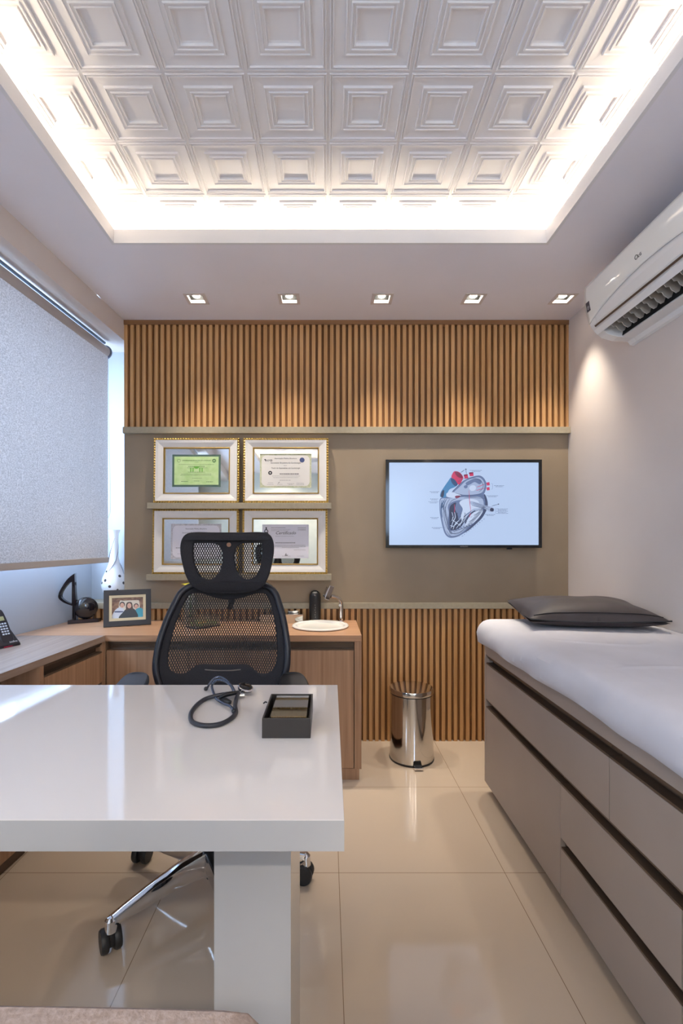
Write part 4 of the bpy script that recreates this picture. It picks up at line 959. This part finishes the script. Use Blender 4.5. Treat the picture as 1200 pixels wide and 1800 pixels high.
m = MB(TP); m.tube([Vector(pf(u/30, 0.0))+Vector((0,-.002,0)) for u in range(31)], .0035, 8); m.tube([Vector(pf(u/30, .055))+Vector((0,-.001,.001)) for u in range(1,30)], .0018, 6); build('zip_seam', m, 'black', plw, smooth=True)

# ------------------------------------------------------------------ pedal bin
bX, bY = .469, 2.637
bn = empty('pedal_bin', (bX, bY, 0), 'polished steel pedal bin standing before the lower oak slats', 'bin')
build('base_ring', MB().lathe([(.0001,0),(.122,0),(.1235,.004),(.1235,.010),(.0001,.010)],(bX,bY,0),48), 'black', bn, smooth=True)
build('body', MB().lathe([(.0001,.010),(.1215,.010),(.1215,.018),(.1200,.05),(.1175,.362),(.0001,.362)],(bX,bY,0),64), 'steel', bn, smooth=True)
build('lid_gap', MB().lathe([(.0001,.362),(.1150,.362),(.1150,.368),(.0001,.368)],(bX,bY,0),48), 'black', bn, smooth=True)
build('lid', MB().lathe([(.0001,.368),(.1200,.368),(.1215,.371),(.1215,.386),(.1185,.3935),(.114,.3945),(.0001,.3945)],(bX,bY,0),64), 'steel', bn, smooth=True)
px = bX+.010
m = MB(); m.prism([(px-.024,.010),(px+.024,.010),(px+.018,.036),(px-.018,.036)], 'y', bY-.1235, bY-.110); build('pedal_slot', m, 'dark', bn)
m = MB(); m.box(px-.021,px+.021,bY-.158,bY-.122,.012,.016); m.box(px-.023,px+.023,bY-.162,bY-.157,.006,.017); pd = build('pedal', m, 'chrome', bn, bevel=.001)
build('rubber_pad', MB().box(px-.019,px+.019,bY-.155,bY-.126,.016,.018), 'rubber', pd)

# ------------------------------------------------------------------ things on the window worktop
# cordless phone
ph = empty('cordless_phone', (-1.455, 2.13, ZT), 'black cordless phone standing in its cradle on the window worktop', 'phone')
TPh = Matrix.Translation((-1.462, 2.135, ZT))@Matrix.Rotation(math.radians(72),4,'Z')       # local -y faces into the room
m = MB(TPh)
m.add([(-.052,-.045,0),(.052,-.045,0),(.045,.045,0),(-.045,.045,0),(-.050,-.043,.012),(.050,-.043,.012),(.038,.005,.075),(-.038,.005,.075),(.034,.035,.07),(-.034,.035,.07)],
      [(0,3,2,1),(0,1,5,4),(4,5,6,7),(7,6,8,9),(1,2,8,6,5),(0,4,7,9,3),(3,9,8,2)])
build('cradle', m, 'phone', ph, bevel=.004)
TH = TPh@Matrix.Translation((0,-.024,.022))@Matrix.Rotation(math.radians(-27),4,'X')
m = MB(TH); ol = curve2([(-.022,.0),(.022,.0),(.0245,.05),(.024,.10),(.018,.145),(0,.150),(-.018,.145),(-.024,.10),(-.0245,.05)],5)
m.shape([ol], .022, lambda a,b,c: (a, c, b), bevel=.005); hs = build('handset', m, 'phone', ph)
build('display', MB(TH).box(-.015,.015,-.0122,-.0105,.098,.118), 'lcd', hs)
for r in range(5):
    for c in range(3): build('key', MB(TH).box(-.0165+c*.0125,-.0085+c*.0125,-.0128,-.0105,.030+r*.0125,.0365+r*.0125), 'key', hs)
m = MB(TPh); m.box(-.03,.01,-.046,-.0445,.002,.006); build('red_stripe', m, 'red', ph)
m = MB(TPh); m.text('intelbras', lambda a,b,c: (.006+a, -.0455+ (.012+b)*.30-c, .014+b*1.1+.004), .011, x=.012, thick=.0005); build('maker_lettering', m, mat('phone_print', srgb(190,190,196), .4), ph)

# sculpture
YSx = 2.765
scp = empty('sculpture', (-1.42, YSx, ZT), 'dark abstract loop and disc sculpture on a small plinth in the corner', 'sculpture')
def K(u, v, c=0.0):      # point on the sculpture's plane, which stands a little askew
    y = 2.70+.10*(u-90)/455; x, z = Q(90+u/6.316, 990+v/6.316, y); return (x, y+c, z)
xa, ya, _ = K(200,0); xb, yb, _ = K(540,0)
build('plinth', MB().prism([(xa,ya-.018),(xb,yb-.018),(xb,yb+.018),(xa,ya+.018)], 'z', ZT, ZT+.022), mat('bronze_dark', srgb(46,36,38), .2, .5), scp, bevel=.001)
dm = mat('ebony_gloss', srgb(26,22,26), .08, coat=.5)
sc_ = .01     # outline in hundredths so the fill stays well-behaved
lo_ = [(268,112),(215,150),(165,205),(115,285),(90,345),(92,388),(135,428),(185,452),(238,470)]
li_ = [(238,205),(200,225),(150,285),(122,335),(120,375),(150,408),(195,434),(236,450)]
cr2 = lambda p: [(q.x*sc_,-q.y*sc_) for q in crom([Vector((*a,0)) for a in p],5,False)]
m = MB(); m.shape([cr2(lo_)+[(x*sc_,-y*sc_) for x,y in [(262,470),(286,440),(276,330),(271,220)]], cr2(li_)], .018, lambda a,b,c: K(a/sc_,-b/sc_,c))
build('loop', m, dm, scp, bevel=.002)
xd, yd, zd = K(385, 500); rz = math.atan2(yb-ya, xb-xa)
m = MB(Matrix.Translation((xd,yd,zd))@Matrix.Rotation(rz,4,'Z')); m.lathe([(.0001,-.020),(.03,-.018),(.052,-.010),(.0625,0),(.052,.010),(.03,.018),(.0001,.020)],(0,0,0),48,T=Matrix.Rotation(math.pi/2,4,'X'))
m.tube([(.060*math.cos(a),0,.060*math.sin(a)) for a in [q*math.pi/14 for q in range(-4,16)]], [.001,.005,.006,.005,.001], 8); build('disc', m, dm, scp, smooth=True)
m = MB()
for u, v in ((245,470),(262,470),(470,540),(385,600)):
    x, y, z = K(u, v); m.box(x-.003,x+.003,y-.006,y+.006,ZT+.022,z)
build('support_rods', m, dm, scp)

# vase on the rail ledge
vx, vy, vz = (201-CX)*2.945/F, 2.942, .835
vs_ = empty('vase', (vx,vy,vz), 'tall white glass vase with black speckles and a slender swirled neck', 'vase')
vm = mat('speckled_glass', srgb(232,232,236), .12, coat=.3); b_ = vm.node_tree.nodes['Principled BSDF']
tc = N(vm,'ShaderNodeTexCoord'); vo = N(vm,'ShaderNodeTexVoronoi'); vo.inputs['Scale'].default_value = 26; vo.feature = 'F1'; L(vm,tc.outputs['Object'],vo.inputs['Vector'])
lt = N(vm,'ShaderNodeMath',operation='LESS_THAN'); lt.inputs[1].default_value = .24; L(vm,vo.outputs['Distance'],lt.inputs[0])
sp = N(vm,'ShaderNodeSeparateXYZ'); L(vm,tc.outputs['Object'],sp.inputs[0]); zl = N(vm,'ShaderNodeMath',operation='LESS_THAN'); zl.inputs[1].default_value = .19; L(vm,sp.outputs[2],zl.inputs[0])
mu = N(vm,'ShaderNodeMath',operation='MULTIPLY'); L(vm,lt.outputs[0],mu.inputs[0]); L(vm,zl.outputs[0],mu.inputs[1])
mc = N(vm,'ShaderNodeMixRGB'); mc.inputs[1].default_value = (*srgb(232,232,236),1); mc.inputs[2].default_value = (*srgb(72,66,70),1); L(vm,mu.outputs[0],mc.inputs[0]); L(vm,mc.outputs[0],b_.inputs['Base Color'])
pr = [(.0001,0),(.035,0),(.040,.006),(.058,.04),(.072,.08),(.0755,.105),(.068,.145),(.050,.185),(.035,.225),(.0255,.27),(.023,.32),(.024,.37),(.026,.41),(.032,.432),(.0365,.441),(.034,.441),(.024,.41),(.020,.37),(.019,.32),(.0001,.31)]
build('body', MB().lathe(pr,(vx,vy,vz),48), vm, vs_, smooth=True)
m = MB()
for ph0 in (0, 2.1, 4.2):
    pts = []
    for k in range(24):
        t = k/23; z = .17+.22*t; rr = [.058,.044,.034,.0265,.0235,.0240,.0250][min(6,int(t*6))]; 
        i0 = t*6; k0 = min(5,int(i0)); rl = [.058,.044,.034,.0268,.0242,.0238,.0248]; rr = rl[k0]+(rl[k0+1]-rl[k0])*(i0-k0)
        a = ph0+t*3.2; pts.append((vx+rr*math.cos(a),vy+rr*math.sin(a),vz+z))
    m.tube(pts, [.0005,.002,.0022,.0016,.0005], 6)
build('swirl', m, mat('swirl_grey', srgb(110,108,120), .2), vs_, smooth=True)

# family photograph
BL = P(182.1,1103.7,ZT); BR = P(265,1098.5,ZT); ang = math.atan2(BR[1]-BL[1],BR[0]-BL[0]); pfw = math.dist(BL,BR); pfh = .198
TF = Matrix.Translation((BL[0],BL[1],ZT+.003))@Matrix.Rotation(ang,4,'Z')@Matrix.Rotation(math.radians(-9),4,'X')
pf_ = empty('photo_frame', (BL[0]+.1,BL[1]+.05,ZT), 'black standing photo frame with a family picture in the counter corner', 'photo frame')
g = lambda a,b,c: (a, c, b+.002)
m = MB(TF); m.shape([rect(0,0,pfw,pfh), rect(.024,.026,pfw-.024,pfh-.026)], .016, lambda a,b,c: (a,c+.008,b+.002), bevel=.002); build('frame', m, mat('frame_dark', srgb(40,34,36), .35), pf_)
m = MB(TF); m.shape([rect(.024,.026,pfw-.024,pfh-.026), rect(.040,.042,pfw-.040,pfh-.042)], .010, lambda a,b,c: (a,c+.009,b+.002), bevel=.001); build('slip', m, mat('slip_gold', srgb(190,172,140), .35, .4), pf_)
m = MB(TF); m.shape([rect(.022,.024,pfw-.022,pfh-.024)], .002, lambda a,b,c: (a,c+.014,b+.002)); 
pm_ = noisy(mat('print_back', (.2,.1,.08), .3), srgb(96,58,44), srgb(160,120,88), (1,1,1), 70, 3)
prt = build('print', m, pm_, pf_)
k_ = [0]
def pp(poly, col, sm=5):
    k_[0] += 1; yy = .0128-.0002*k_[0]; m = MB(TF); mt_ = mat('print_ink', srgb(*col), .3)
    f = lambda u,v: (.040+(u-668)/352*(pfw-.080), .042+(625-v)/235*(pfh-.084))
    q = [f(*p) for p in poly]; m.shape([curve2(q,sm) if sm else q], .0001, lambda a,b,c: (a,c+yy,b+.002)); build('printed_figure', m, mt_, prt)
def face(u, v, r, hair, long=False):
    el_ = lambda a,b,ra,rb: [(a+ra*math.cos(t*.63),b+rb*math.sin(t*.63)) for t in range(10)]
    if long: pp([(u-r*1.25,v+r*2.2),(u-r*1.4,v),(u-r,v-r*1.3),(u,v-r*1.6),(u+r,v-r*1.3),(u+r*1.35,v),(u+r*1.5,v+r*2.0),(u,v+r*1.2)], hair)
    else: pp(el_(u,v-r*.35,r*1.18,r*1.25), hair)
    pp(el_(u,v,r*.85,r*1.1), (214,168,146)); 
    pp(el_(u,v+r*.55,r*.32,r*.12), (150,70,66)); pp(el_(u-r*.33,v-r*.1,r*.13,r*.08), (50,36,32)); pp(el_(u+r*.33,v-r*.1,r*.13,r*.08), (50,36,32))
pp([(755,430),(800,425),(940,425),(975,440),(960,560),(760,560)], (216,206,188), 3)
pp([(670,622),(685,560),(720,515),(760,500),(800,520),(810,570),(790,622)], (200,204,214)); pp([(705,540),(790,545),(785,558),(700,555)], (70,80,110),2)
pp([(1018,610),(1018,540),(985,515),(945,525),(925,560),(940,622),(1000,622)], (60,150,170))
pp([(745,622),(790,560),(830,520),(880,510),(930,540),(960,622),(860,624)], (40,42,44))
face(782,478,26,(46,32,28)); face(862,486,27,(70,44,32),True); face(940,500,24,(70,44,34))
m = MB(TF); m.prism([(.016,.02),(.075,.004),(.016,.13)], 'x', pfw/2-.02, pfw/2+.02); build('easel_leg', m, 'black', pf_)

# glass terrarium and flower vase behind the chair
TT = Matrix.Translation((-.702,2.539,ZT))@Matrix.Rotation(math.radians(48),4,'Z')
tr = empty('terrarium', (-.70,2.64,ZT), 'low glass planter box with green moss on a black tray, behind the chair back', 'terrarium')
build('tray', MB(TT).box(0,.155,0,.105,0,.008), 'black', tr, bevel=.001)
m = MB(TT); t = .003
m.box(.003,.152,.003,.006,.008,.066); m.box(.003,.152,.099,.102,.008,.066); m.box(.003,.006,.006,.099,.008,.066); m.box(.149,.152,.006,.099,.008,.066); build('glass_walls', m, 'clear', tr)
m = MB(TT)
for k in range(60): m.ball((random.uniform(.014,.14),random.uniform(.014,.092),.012+random.uniform(0,.014)), random.uniform(.006,.011), 6, 4, (1,1,.8))
build('moss', m, 'leaf', tr, kind='stuff')
m = MB(TT)
for k in range(12): m.ball((random.uniform(.02,.12),random.uniform(.014,.05),.030), random.uniform(.003,.006), 6, 4)
build('yellow_pebbles', m, 'amber', tr, kind='stuff')
fvx, fvy = (334-CX)*2.72/F, 2.72
fv = empty('flower_vase', (fvx,fvy,ZT), 'clear glass vase with a yellow-green bloom, peeking out left of the chair back', 'vase')
build('glass', MB().lathe([(.0001,0),(.038,0),(.040,.004),(.040,.15),(.034,.185),(.030,.215),(.028,.215),(.032,.185),(.037,.15),(.037,.006),(.0001,.006)],(fvx,fvy,ZT),32), 'clear', fv, smooth=True)
m = MB()
for k in range(9):
    a = k*.698; m.add([(fvx,fvy,ZT+.222),(fvx+.03*math.cos(a-.3),fvy+.03*math.sin(a-.3),ZT+.232),(fvx+.050*math.cos(a),fvy+.050*math.sin(a),ZT+.228+.004*(k%2)),(fvx+.03*math.cos(a+.3),fvy+.03*math.sin(a+.3),ZT+.230),(fvx+.02*math.cos(a),fvy+.02*math.sin(a),ZT+.226)],[(0,1,4),(1,2,4),(2,3,4),(3,0,4)])
o = build('petals', m, 'yellow', fv); md = o.modifiers.new('t','SOLIDIFY'); md.thickness = .0012
m = MB(); m.tube([(fvx,fvy,ZT+.01),(fvx+.004,fvy,ZT+.12),(fvx,fvy,ZT+.224)], .0025, 8, smooth=4); m.ball((fvx,fvy,ZT+.226),.010,10,6,(1,1,.6)); build('stem', m, 'leaf', fv, smooth=True)
